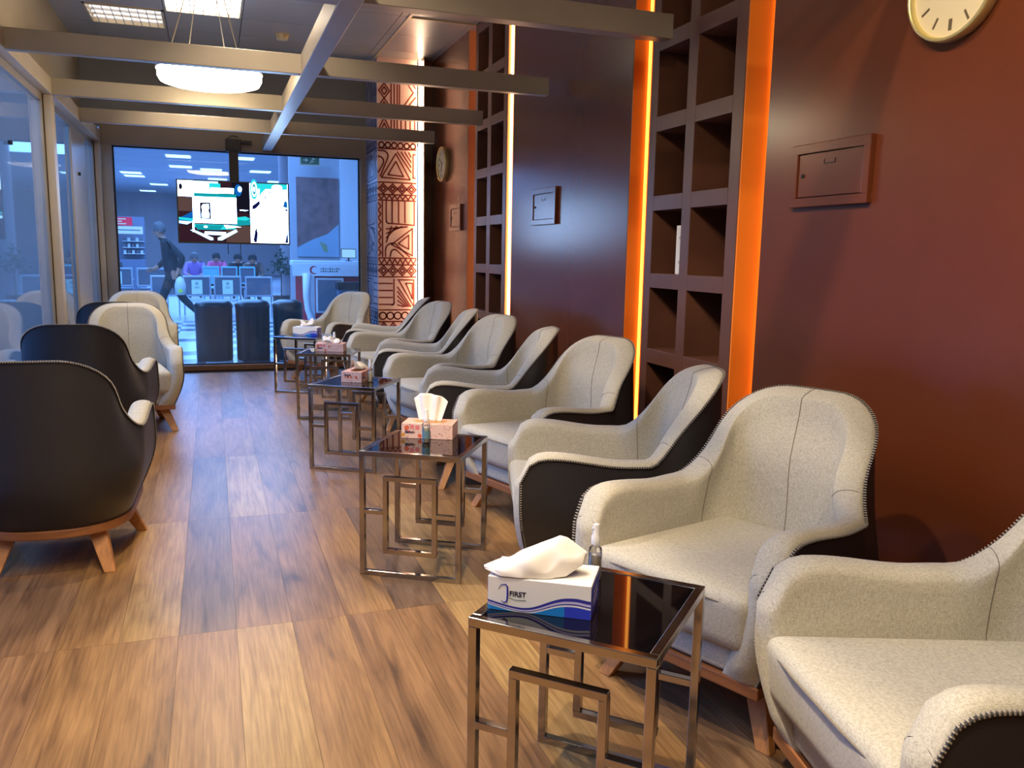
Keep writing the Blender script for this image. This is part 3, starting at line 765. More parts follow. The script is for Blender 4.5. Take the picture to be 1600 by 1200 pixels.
# ---------------------------------------------------------------- armchair
def chair_geometry():
    a, bk, yf = 0.335, 0.375, 0.36; p = 2/2.45
    raw = []
    for k in range(40): raw.append((-a, yf*(1-k/40.0), 0.0))
    for k in range(161):
        ph = PI*k/160; c, s = math.cos(ph), math.sin(ph)
        raw.append((-a*math.copysign(abs(c)**p, c), -bk*abs(s)**p, math.degrees(min(ph, PI-ph))))
    for k in range(1, 41): raw.append((a, yf*k/40.0, 0.0))
    cum = [0.0]
    for q, r in zip(raw[:-1], raw[1:]): cum.append(cum[-1]+math.hypot(r[0]-q[0], r[1]-q[1]))
    N = 65; pts = []; j = 0
    for i in range(N):
        s = i/(N-1)
        w = s + 0.0
        d = cum[-1]*w
        while j < len(cum)-2 and cum[j+1] < d: j += 1
        f = (d-cum[j])/max(1e-9, cum[j+1]-cum[j])
        pts.append(tuple(raw[j][k]+(raw[j+1][k]-raw[j][k])*f for k in range(3)))
    nor = []
    for i in range(N):
        q = pts[max(0, i-1)]; r = pts[min(N-1, i+1)]
        t = Vector((r[0]-q[0], r[1]-q[1])).normalized(); nor.append(Vector((t.y, -t.x)))   # outward
    for i in range(N):
        if nor[i].dot(Vector((pts[i][0], pts[i][1]-0.0))) < 0 and pts[i][2] > 0: nor[i] = -nor[i]
    nor[0] = Vector((-1, 0)); nor[-1] = Vector((1, 0))
    for i in range(N):
        if pts[i][1] >= 0: nor[i] = Vector((math.copysign(1, pts[i][0]), 0))
    Z0 = 0.195
    H = []; S = []
    for x, y, deg in pts:
        u = max(0.0, min(1.0, (deg-10)/72.0))**0.72; s = u*u*(3-2*u); S.append(s)
        h = 0.548 + 0.026*sstep(0.0, 0.26, y) + 0.302*s
        if y > 0.27:
            d = min(1.0, (y-0.27)/0.09); h -= 0.085*(1-math.sqrt(max(0, 1-d*d)))
        H.append(h)
    def outer(i, z):
        x, y, deg = pts[i]; s = S[i]; h = H[i]
        bot = Vector((x*0.80, y*0.90 if y > 0 else y*0.74)); bul = sstep(0, 30, deg); mid = Vector((x*(1+0.045*bul), y if y > 0 else y*1.05)); top = Vector((x*(0.99+0.06*bul+0.115*sstep(0.25, 0.85, s)), y if y > 0 else y*(1.0+0.10*s)))
        ins = 0.026*sstep(0, 30, deg) + 0.030*math.sin(PI*s**0.6); top = top - nor[i]*ins
        if z < 0.42: return bot+(mid-bot)*math.sin(PI/2*min(1, max(0, (z-Z0)/(0.42-Z0))))
        return mid+(top-mid)*((z-0.42)/max(0.02, h-0.42))
    def thick(i, z):
        d = pts[i][2]
        return 0.082 + 0.02*sstep(0.5, 0.25, z) + 0.008*sstep(30, 80, d) + 0.052*sstep(25, 80, d)*sstep(H[i]-0.01, H[i]-0.24, z)
    K = 14
    outer_rows = []; rim_in = []
    for i in range(N):
        h = H[i]; col = []
        for k in range(K+1):
            z = Z0+(h-Z0)*k/K; q = outer(i, z); col.append(Vector((q.x, q.y, z)))
        outer_rows.append(col)
        top = col[-1]; n = nor[i]; t = thick(i, h); arc = []
        for k in range(0, 9):
            an = PI*k/8; u = (1-math.cos(an))/2
            arc.append(Vector((top.x-n.x*t*u, top.y-n.y*t*u, h+0.024*(1-0.6*S[i])*math.sin(an)-(0.008+0.014*S[i])*u)))
        inn = []
        for k in range(1, K+1):
            hi = h-0.008-0.014*S[i]; z = hi+(Z0-hi)*k/K; q = outer(i, max(z, 0.30)); t2 = thick(i, z)
            if z < 0.30: q = outer(i, z); t2 = thick(i, z)
            inn.append(Vector((q.x-n.x*t2, q.y-n.y*t2, z)))
        rim_in.append(arc+inn)
    return pts, nor, H, S, outer_rows, rim_in, K

def make_chair(loc, rotz, label, fab):
    pts, nor, H, S, outer_rows, rim_in, K = chair_geometry()
    N = len(pts)
    t = thing('tub_armchair', label, 'armchair', loc, rotz, 'tub armchairs of the lounge')
    b = MB(); b.grid(outer_rows)
    shell = b.build('outer_shell', M['leather'], t, smooth=True)
    b = MB(); b.grid(rim_in)
    # arm fronts: bridge the outer profile to the inner one with a soft bulge
    for e in (0, N-1):
        A = outer_rows[e] + rim_in[e][1:5]           # up the outside and over
        Bn = list(reversed(rim_in[e]))[0:K+1] + []   # up the inside
        inside = [rim_in[e][-1-k] for k in range(K)] + [rim_in[e][8]]
        # split the ring: outside path (K+1) ; inside path (K+1)
        rows = []
        J = 6
        for k in range(K+1):
            o = outer_rows[e][k]; ii = inside[k]; row = []
            for jx in range(J+1):
                u = jx/J; q = o.lerp(ii, u); q.y += 0.022*math.sin(PI*u)*(0.35+0.65*sstep(0, 2, k)); row.append(q)
            rows.append(row)
        # top row follows the rim arc
        arc = rim_in[e][:9]
        last = [arc[round(8*jx/J)] if jx not in (1, 5) else arc[1 if jx == 1 else 7].lerp(arc[2 if jx == 1 else 6], 0.33) for jx in range(J+1)]
        rows.append(last)
        b.grid(rows)
    inner = b.build('inner_shell', fab, t, smooth=True)
    # piping and cross stitches along the edge where leather meets cloth
    edge = [outer_rows[0][k]+Vector((-0.002, 0.002, 0)) for k in range(0, K+1, 2)]
    for i in range(1, N-1): edge.append(outer_rows[i][-1]+Vector((nor[i].x*0.003, nor[i].y*0.003, 0.001)))
    edge += [outer_rows[N-1][k]+Vector((0.002, 0.002, 0)) for k in range(K, -1, -2)]
    b = MB(); b.tube(edge, 0.0038, 6); pip = b.build('piping', M['piping'], t, smooth=True)
    b = MB(); acc = 0.0; pitch = 0.0085; nxt = 0.0
    for q, r in zip(edge[:-1], edge[1:]):
        d = r-q; L = d.length; dn = d/L
        while nxt < acc+L:
            c = q+dn*(nxt-acc); side = dn.cross(Vector((0, 0, 1)))
            if side.length < 0.3: side = Vector((1, 0, 0))
            side.normalize(); up = side.cross(dn)
            m = Matrix((side, dn, up)).transposed().to_4x4(); m.translation = c+up*0.002
            b.box(-0.0046, 0.0046, -0.0014, 0.0014, -0.003, 0.0035, mtx=m)
            nxt += pitch
        acc += L
    st = stuff(b.build('stitching', M['stitch'], pip))
    # seat cushion
    b = bmesh.new(); bmesh.ops.create_cube(b, size=1.0)
    bmesh.ops.scale(b, vec=(0.525, 0.62, 0.160), verts=b.verts)
    bmesh.ops.translate(b, vec=(0, 0.075, 0.357), verts=b.verts)
    for v in b.verts:
        if v.co.y < 0: v.co.x *= 0.80
        if v.co.y > 0 and v.co.z < 0.35: v.co.y -= 0.02
        if v.co.y < 0: v.co.z -= 0.012
    bmesh.ops.bevel(b, geom=[e for e in b.edges], offset=0.045, segments=5, profile=0.6, affect='EDGES')
    for v in b.verts:
        if v.co.z > 0.43: v.co.z += 0.016*max(0, 1-(v.co.x/0.27)**2)*max(0, 1-((v.co.y-0.07)/0.31)**2)
    me = bpy.data.meshes.new('seat_cushion'); b.to_mesh(me); b.free(); me.materials.append(fab)
    me.polygons.foreach_set('use_smooth', [True]*len(me.polygons))
    cu = link('seat_cushion', me, t)
    b = MB()
    b.tube([(-0.24, 0.373, 0.405), (-0.1, 0.386, 0.412), (0.1, 0.386, 0.412), (0.24, 0.373, 0.405)], 0.0022, 5)
    b.build('seam', M['thread'], cu, smooth=True)
    # front rail below the cushion
    b = MB(); b.box(-0.262, 0.262, 0.20, 0.328, 0.197, 0.305); b.build('front_rail', fab, t, bev=0.022, seg=4, smooth=False)
    # seams of the inner shell
    for idx in (N//2, N//2-14, N//2+14):
        path = [v+Vector((-nor[idx].x*0.0008, -nor[idx].y*0.0008, 0)) for v in rim_in[idx][2:-4]]
        b = MB(); b.tube(path, 0.0012, 5); b.build('seam', M['thread'], inner, smooth=True)
    # wooden base board and splayed legs
    base = [(q[0].x*1.03, q[0].y*1.03) for q in outer_rows]
    b = MB(); b.prism(base, 0.162, 0.196); b.build('base_frame', M['oak_frame'], t, bev=0.004)
    for sx, sy in ((-1, 1), (1, 1), (-1, -1), (1, -1)):
        tx, ty = (0.200, 0.205) if sy > 0 else (0.155, -0.155)
        fx, fy = (0.272, 0.268) if sy > 0 else (0.205, -0.232)
        rows = []
        for u, hw in ((0, 0.034), (1, 0.021)):
            cx, cy, z = sx*(tx+(fx-tx)*u), (ty+(fy-ty)*u), 0.164*(1-u)
            rows.append([(cx-hw, cy-hw*0.7, z), (cx+hw, cy-hw*0.7, z), (cx+hw, cy+hw*0.7, z), (cx-hw, cy+hw*0.7, z)])
        b = MB(); b.grid(rows, close_u=True); b.quad(list(reversed(rows[0]))); b.quad(rows[1])
        b.build('leg', M['oak'], t, bev=0.003)
    return t

def face(fx, fy): return math.atan2(-fx, fy)
CH = [
 # origin x, y, facing, label
 (1.449, 2.025, (-0.92, -0.39), 'oatmeal and black tub armchair right behind the nearest side table, turned to the camera'),
 (1.45, 1.15, (-0.975, 0.22), 'closest tub armchair, cut off by the lower right corner of the photo'),
 (1.405, 2.81, (-0.955, 0.296), 'tub armchair showing a broad black side, beside the near niche tower'),
 (1.55, 3.755, (-0.955, -0.295), 'cream tub armchair facing the second side table, before the left orange strip'),
 (1.45, 4.493, (-0.975, 0.22), 'tub armchair with its black side turned to the second cream chair, under the middle wall'),
 (1.49, 5.305, (-0.97, -0.24), 'cream tub armchair beside the third side table, facing the aisle'),
 (1.46, 6.043, (-0.98, 0.2), 'tub armchair before the far niche tower, black arm side towards the camera'),
 (1.48, 6.865, (-0.965, -0.26), 'cream tub armchair behind the fourth side table below the far panel'),
 (1.48, 7.60, (-0.97, 0.24), 'tub armchair squeezed against the wall beside the printed column base'),
 (1.1, 8.46, (-0.78, -0.63), 'last tub armchair of the right row, standing before the far window'),
 (-0.615, 3.74, (0.03, 1), 'front left tub armchair with its black back to the camera, at the left edge'),
 (-0.7, 5.33, (0.07, 1), 'second left tub armchair with black back to the camera, behind the first'),
 (-0.57, 6.46, (0.08, -1), 'pale tub armchair on the left facing the camera, its oak leg splayed into the aisle'),
 (-0.66, 8.42, (0.05, -1), 'last left tub armchair, only its rounded grey top showing before the window'),
 (-0.72, 7.36, (0.0, 1), 'black tub armchair back peeping out left behind the pale left armchair'),
]
proto = None
for i, (x, y, f, lab) in enumerate(CH):
    if proto is None: proto = make_chair((x, y, 0), face(*f), lab, M['fabric'])
    else: dup(proto, (x, y, 0), face(*f), lab)

# ---------------------------------------------------------------- side tables
def make_table(loc, rotz, label):
    t = thing('side_table', label, 'table', loc, rotz, 'side tables between the armchairs')
    s, hz, w = 0.205, 0.50, 0.010
    for sx in (-1, 1):
        for sy in (-1, 1):
            bx('leg', sx*(s-w)-w, sx*(s-w)+w, sy*(s-w)-w, sy*(s-w)+w, 0, hz-0.02, M['chrome'], t, bev=0.0015)
    for sy in (-1, 1):
        bx('top_rail', -s, s, sy*(s-w)-w, sy*(s-w)+w, hz-0.02, hz, M['chrome'], t, bev=0.0015)
        bx('bottom_rail', -s+2*w, s-2*w, sy*(s-w)-w, sy*(s-w)+w, 0.0, 0.02, M['chrome'], t, bev=0.0015)
        b = MB(); x0, x1, z0, z1 = -0.108, 0.108, 0.095, 0.405
        ya, yb = sy*(s-w)-w, sy*(s-w)+w
        b.box(x0, x1, ya, yb, z1-0.018, z1); b.box(x0, x1, ya, yb, z0, z0+0.018)
        b.box(x0, x0+0.018, ya, yb, z0+0.018, z1-0.018); b.box(x1-0.018, x1, ya, yb, z0+0.018, z1-0.018)
        b.build('fret_square', M['chrome'], t, bev=0.0015)
        for sx in (-1, 1):
            xa, xb = sorted((sx*0.108, sx*(s-2*w)))
            bx('fret_bar', xa, xb, ya, yb, 0.25, 0.268, M['chrome'], t, bev=0.0015)
    for sx in (-1, 1):
        bx('top_rail', sx*(s-w)-w, sx*(s-w)+w, -s+2*w, s-2*w, hz-0.02, hz, M['chrome'], t, bev=0.0015)
    bx('glass_top', -s+2*w, s-2*w, -s+2*w, s-2*w, hz-0.010, hz-0.002, M['black_glass'], t)
    return t
TB = [
 (0.776, 1.617, -45, 'nearest side table, black glass on smoked chrome legs, with the blue white tissue box'),
 (0.793, 3.252, -32, 'second side table from the camera, holding an upright fanned tissue and spray'),
 (0.782, 4.965, -33, 'third side table, holding a pink box with curled tissue'),
 (0.830, 6.545, -20, 'fourth side table, partly hidden behind the third, holding a pink box'),
 (0.775, 7.790, -33, 'farthest side table, before the last right armchair at the window'),
]
tp = None
for x, y, r, lab in TB:
    if tp is None: tp = make_table((x, y, 0), math.radians(r), lab)
    else: dup(tp, (x, y, 0), math.radians(r), lab)

# ---------------------------------------------------------------- tissue boxes and sprays
def sheet(fn, nu, nv, name, m, parent, th=0.0012):
    b = MB(); b.grid([[fn(i/(nu-1), j/(nv-1)) for j in range(nv)] for i in range(nu)])
    o = b.build(name, m, parent, smooth=True)
    md = o.modifiers.new('thickness', 'SOLIDIFY'); md.thickness = th; md.offset = 0
    return o

def text_on(body, size, loc, parent, m, rot=(PI/2, 0, 0), name='lettering', ext=0.0003, shear=0.0, bold=0.0):
    c = bpy.data.curves.new(name, 'FONT'); c.body = body; c.size = size; c.extrude = ext; c.shear = shear; c.offset = bold
    c.materials.append(m)
    tmp = bpy.data.objects.new('tmp_text', c); COL.objects.link(tmp)
    me = bpy.data.meshes.new_from_object(tmp.evaluated_get(bpy.context.evaluated_depsgraph_get()))
    bpy.data.objects.remove(tmp); me.name = name
    o = link(name, me, parent); o.location = loc; o.rotation_euler = rot
    return o

def first_box(loc, rotz, label, kind):
    L, D, Hh = 0.225, 0.125, 0.075
    t = thing('tissue_box', label, 'tissue box', loc, rotz)
    bx('carton', -L/2, L/2, -D/2, D/2, 0, Hh, M['white_card'], t, bev=0.0012)
    # wave bands on the long faces and the blue end
    def wave(u): return Hh*(0.30 + 0.30*sstep(0.30, 0.86, u) - 0.16*math.sin(PI*min(1, u*1.35))*(1-sstep(0.4, 0.9, u)) - 0.04*sstep(0.86, 1, u))
    n = 28
    for sy in (-1, 1):
        b = MB(); yy = sy*(D/2+0.0004)
        for k in range(n):
            u0, u1 = k/n, (k+1)/n
            def pt(u, z): return (sy*-1*(-L/2+L*u) if sy > 0 else -L/2+L*u, yy, z)
            bands = (('blue', 0.0, 0.10), ('lil', 0.10, 0.17), ('blue', 0.17, 0.21), ('white', 0.21, 0.26))
            for nm, o0, o1 in bands:
                s0 = 0.55+0.45*sstep(0.2, 0.9, u0); s1 = 0.55+0.45*sstep(0.2, 0.9, u1)
                zt0, zt1 = wave(u0)-o0*Hh*s0, wave(u1)-o0*Hh*s1; zb0, zb1 = wave(u0)-o1*Hh*s0, wave(u1)-o1*Hh*s1
                zt0, zt1, zb0, zb1 = [max(0.0006, z) for z in (zt0, zt1, zb0, zb1)]
                if zt0 > zb0 or zt1 > zb1: b.quad([pt(u0, zb0), pt(u1, zb1), pt(u1, zt1), pt(u0, zt0)], {'blue': 0, 'lil': 1, 'white': 2}[nm])
            z0, z1 = wave(u0)-0.26*Hh*(0.55+0.45*sstep(0.2, 0.9, u0)), wave(u1)-0.26*Hh*(0.55+0.45*sstep(0.2, 0.9, u1))
            if max(z0, z1) > 0.001: b.quad([pt(u0, 0.0006), pt(u1, 0.0006), pt(u1, max(0.0006, z1)), pt(u0, max(0.0006, z0))], 3 if u0 < 0.72 else 4)
        b.build('printed_wave', [M['print_blue'], M['print_lilac'], M['white_card'], M['print_sky'], M['print_royal']], t)
    bx('printed_end', L/2-0.0004, L/2+0.0006, -D/2+0.002, D/2-0.002, 0.001, Hh*0.9, M['print_royal'], t)
    bx('printed_end', -L/2-0.0006, -L/2+0.0004, -D/2+0.002, D/2-0.002, 0.001, Hh*0.9, M['print_royal'], t)
    if kind == 'near':
        text_on('FIRST', 0.0155, (-L/2+0.048, -D/2-0.0008, Hh*0.47), t, M['print_navy'], bold=0.0004)
        b = MB()
        pth = [(-L/2+0.024, 0, Hh*0.64), (-L/2+0.030, 0, Hh*0.78), (-L/2+0.040, 0, Hh*0.80), (-L/2+0.044, 0, Hh*0.72), (-L/2+0.0445, 0, Hh*0.48), (-L/2+0.043, 0, Hh*0.30), (-L/2+0.036, 0, Hh*0.24), (-L/2+0.031, 0, Hh*0.30)]
        b.tube([(x, -D/2-0.0006, z) for x, y, z in pth], [0.0005, 0.0008, 0.0012, 0.0020, 0.0024, 0.002, 0.0012, 0.0006], 6)
        b.build('printed_initial', M['print_blue'], t)
        b = MB(); b.tube([(-L/2+0.048, -D/2-0.0006, Hh*0.41), (-L/2+0.062, -D/2-0.0006, Hh*0.36), (-L/2+0.085, -D/2-0.0006, Hh*0.38)], 0.0006, 5); b.build('printed_flourish', M['ink'], t)
        for k, (z, w) in enumerate(((0.60, 0.05), (0.42, 0.07), (0.26, 0.06))):
            bx('printed_line', L/2+0.0006, L/2+0.001, -w/2, w/2, Hh*z, Hh*z+0.005, M['print_lilac'], t)
    # opening
    b = MB(); b.prism([(0.075*math.cos(2*PI*k/24), 0.030*math.sin(2*PI*k/24)) for k in range(24)], Hh+0.0002, Hh+0.0008); b.build('opening', M['print_lilac'], t)
    if kind == 'near':
        def poly(P, u):
            for a, c in zip(P[:-1], P[1:]):
                if u <= c[0]: f = (u-a[0])/(c[0]-a[0]); f = f*f*(3-2*f)*0.5+f*0.5; return [a[k]+(c[k]-a[k])*f for k in range(1, 4)]
            return list(P[-1][1:])
        ridge = [(0, -0.126, -0.046, 0.016), (0.16, -0.094, -0.020, 0.026), (0.22, -0.080, -0.010, 0.024), (0.66, 0.030, 0.012, 0.080), (0.74, 0.046, 0.014, 0.076), (1.0, 0.092, 0.006, 0.050)]
        front = [(0, -0.122, -0.052, 0.011), (0.18, -0.085, -0.066, 0.003), (0.42, -0.040, -0.0635, 0.0015), (0.7, 0.02, -0.046, 0.002), (0.88, 0.052, -0.030, 0.004), (1.0, 0.086, -0.006, 0.026)]
        back = [(0, -0.120, -0.036, 0.014), (0.3, -0.06, 0.026, 0.004), (0.6, 0.0, 0.036, 0.003), (0.85, 0.05, 0.030, 0.004), (1.0, 0.088, 0.010, 0.036)]
        def mk(lo, sg):
            def fn(u, v):
                a = Vector(poly(lo, u)); c = Vector(poly(ridge, u)); q = a.lerp(c, v); w = math.sin(PI*v)
                q.y += sg*0.020*w*math.sin(PI*u) + 0.0035*math.sin(17*u+6*v)*w
                q.z += (0.010*w*math.sin(PI*u) + 0.004*math.sin(11*u-5*v)*w - 0.012*math.exp(-((u-0.62)/0.10)**2-((v-0.35)/0.25)**2))
                return (q.x, q.y, Hh+max(0.0012, q.z))
            return fn
        sheet(mk(front, -1), 44, 22, 'tissue', M['tissue'], t)
        sheet(mk(back, 1), 30, 14, 'tissue', M['tissue'], t)
    else:
        def fn(u, v):
            return (-0.06+0.12*u+0.01*math.sin(8*v), -0.03+0.06*v, Hh+max(0.0015, 0.005+0.055*(0.6+0.4*math.sin(7*u+2*v))*math.sin(PI*v)+0.02*u))
        sheet(fn, 18, 14, 'tissue', M['tissue'], t)
    return t

def pink_box(loc, rotz, label, kind):
    L, D, Hh = 0.215, 0.125, 0.062
    t = thing('tissue_box', label, 'tissue box', loc, rotz)
    b = MB(); b.box(-L/2, L/2, -D/2, D/2, 0, Hh)
    me = b.mesh('carton', [M['pink_card'], M['pink_top']])
    for p in me.polygons:
        if p.normal.z > 0.5: p.material_index = 1
    link('carton', me, t, bev=0.0012)
    b = MB(); rnd = random.Random(hash(kind) % 97 if False else len(kind)*7)
    spots = [(-0.085, 0.044, 0.012, 0), (-0.062, 0.050, 0.010, 1), (-0.040, 0.046, 0.011, 1), (-0.100, 0.014, 0.010, 2), (-0.030, 0.012, 0.010, 0), (0.0, 0.040, 0.009, 0), (-0.075, 0.030, 0.006, 1)]
    for cx, cz, r, mi in spots:
        for k in range(5):
            an = 2*PI*k/5
            q = [(cx+r*0.5*math.cos(an)+r*0.45*math.cos(2*PI*j/8), -D/2-0.0005-0.00005*k, min(Hh-0.001, max(0.001, cz+r*0.5*math.sin(an)+r*0.45*math.sin(2*PI*j/8)))) for j in range(8)]
            b.quad(q, mi)
    b.build('printed_flowers', [M['flower'], M['flower_pink'], M['flower_ochre']], t)
    b = MB()
    for cx, r in ((-0.03, 0.018), (0.0, 0.014), (0.02, 0.016), (0.036, 0.010)):
        q = [(-L/2-0.0006, cx+r*0.4*math.cos(2*PI*j/8), Hh*0.5+r*0.6*math.sin(2*PI*j/8)) for j in range(8)]; b.quad(q, 0)
    b.build('printed_flowers', [M['flower']], t)
    text_on('Sanco', 0.017, (-L/2+0.014, -D/2-0.0014, Hh*0.36), t, M['print_navy'], bold=0.0006, shear=0.15)
    text_on('Sanco', 0.017, (-L/2-0.0014, D/2-0.02, Hh*0.62), t, M['print_navy'], rot=(PI/2, 0, -PI/2), bold=0.0006)
    b = MB(); b.prism([(0.07*math.cos(2*PI*k/24), 0.030*math.sin(2*PI*k/24)) for k in range(24)], Hh+0.0002, Hh+0.0008); b.build('opening', M['flower_ochre'], t)
    if kind == 'fan':
        def fn(u, v):
            wv = 0.045+0.026*v
            return ((u-0.5)*2*wv+0.003*math.sin(20*u), 0.010*math.sin(16*u)*(0.3+0.7*v)-0.006+0.018*v, Hh+0.001+v*(0.118-0.030*(u-0.45)**2*4+0.004*math.sin(9*u)))
        sheet(fn, 40, 12, 'tissue', M['tissue'], t)
    elif kind == 'curl':
        def fn(u, v):
            x = -0.055+0.13*u
            z = 0.022+0.020*math.sin(PI*u)+0.010*math.sin(9*v+5*u)*0.5
            if u < 0.18: z += 0.055*(0.18-u)/0.18
            return (x-0.03*(u < 0.18)*(0.18-u)/0.18, (-0.045+0.08*v)*(1 if u > 0.18 else 0.35+0.65*u/0.18), Hh+max(0.0015, z*(1-0.75*abs(2*v-1)**2.2)))
        sheet(fn, 30, 18, 'tissue', M['tissue'], t)
    else:
        def fn(u, v):
            z = 0.012+0.036*math.sin(PI*v)*(0.75+0.25*math.sin(17*u))+0.012*math.sin(6*u)
            return (-0.06+0.13*u+0.006*math.sin(11*v), -0.04+0.075*v, Hh+max(0.0015, z))
        sheet(fn, 30, 14, 'tissue', M['tissue'], t)
    return t

def spray(loc, label, lab_mat=None, s=1.0):
    t = thing('spray_bottle', label, 'bottle', loc, 0, None)
    b = MB(); b.lathe([(0, 0.001), (0.0150, 0.001), (0.0160, 0.004), (0.0160, 0.068), (0.0145, 0.078), (0.0085, 0.084), (0.0085, 0.090)], 24); b.build('bottle_body', M['spray_clear'], t, smooth=True, angle=50)
    b = MB(); b.lathe([(0, 0.003), (0.0142, 0.003), (0.0145, 0.062), (0, 0.063)], 20); b.build('liquid', M['spray_liquid'], t, smooth=True, angle=50)
    b = MB(); b.lathe([(0.0, 0.088), (0.0110, 0.088), (0.0110, 0.106), (0.0085, 0.110), (0.0082, 0.132), (0.0070, 0.136), (0.0, 0.136)], 20)
    b.tube([(0, 0, 0.126), (-0.0105, 0, 0.127)], 0.003, 8); b.build('spray_head', M['spray_plastic'], t, smooth=True, angle=40)
    b = MB(); b.tube([(0, 0, 0.006), (0, 0, 0.088)], 0.0016, 6); b.build('dip_tube', M['spray_plastic'], t)
    if lab_mat:
        b = MB(); b.lathe([(0.0163, 0.018), (0.0163, 0.050)], 24); b.build('paper_label', lab_mat, t, smooth=True)
    return t
ZT_ = 0.4985
first_box((0.668, 1.640, ZT_), math.radians(-33), 'blue and white tissue box with a white crumpled tissue on the nearest table', 'near')
spray((0.835, 1.735, ZT_), 'clear spray bottle behind the blue and white tissue box')
pink_box((0.842, 3.385, ZT_), math.radians(-26), 'pink flowered tissue box with a fanned upright tissue on the second table', 'fan')
spray((0.797, 3.270, ZT_), 'clear spray bottle with blue label before the pink fanned tissue box', M['spray_label'])
pink_box((0.800, 5.020, ZT_), math.radians(62), 'pink tissue box set end on with a curled tissue, on the third table', 'curl')
spray((0.862, 4.93, ZT_), 'small clear spray bottle beside the end on pink tissue box')
pink_box((0.845, 6.555, ZT_), math.radians(-20), 'pink tissue box with a low ruffled tissue on the fourth table', 'low')
spray((0.885, 6.66, ZT_), 'small spray bottle peeping up behind the ruffled tissue on the fourth table')
first_box((0.80, 7.85, ZT_), math.radians(-25), 'small blue and white tissue box on the farthest side table', 'far')

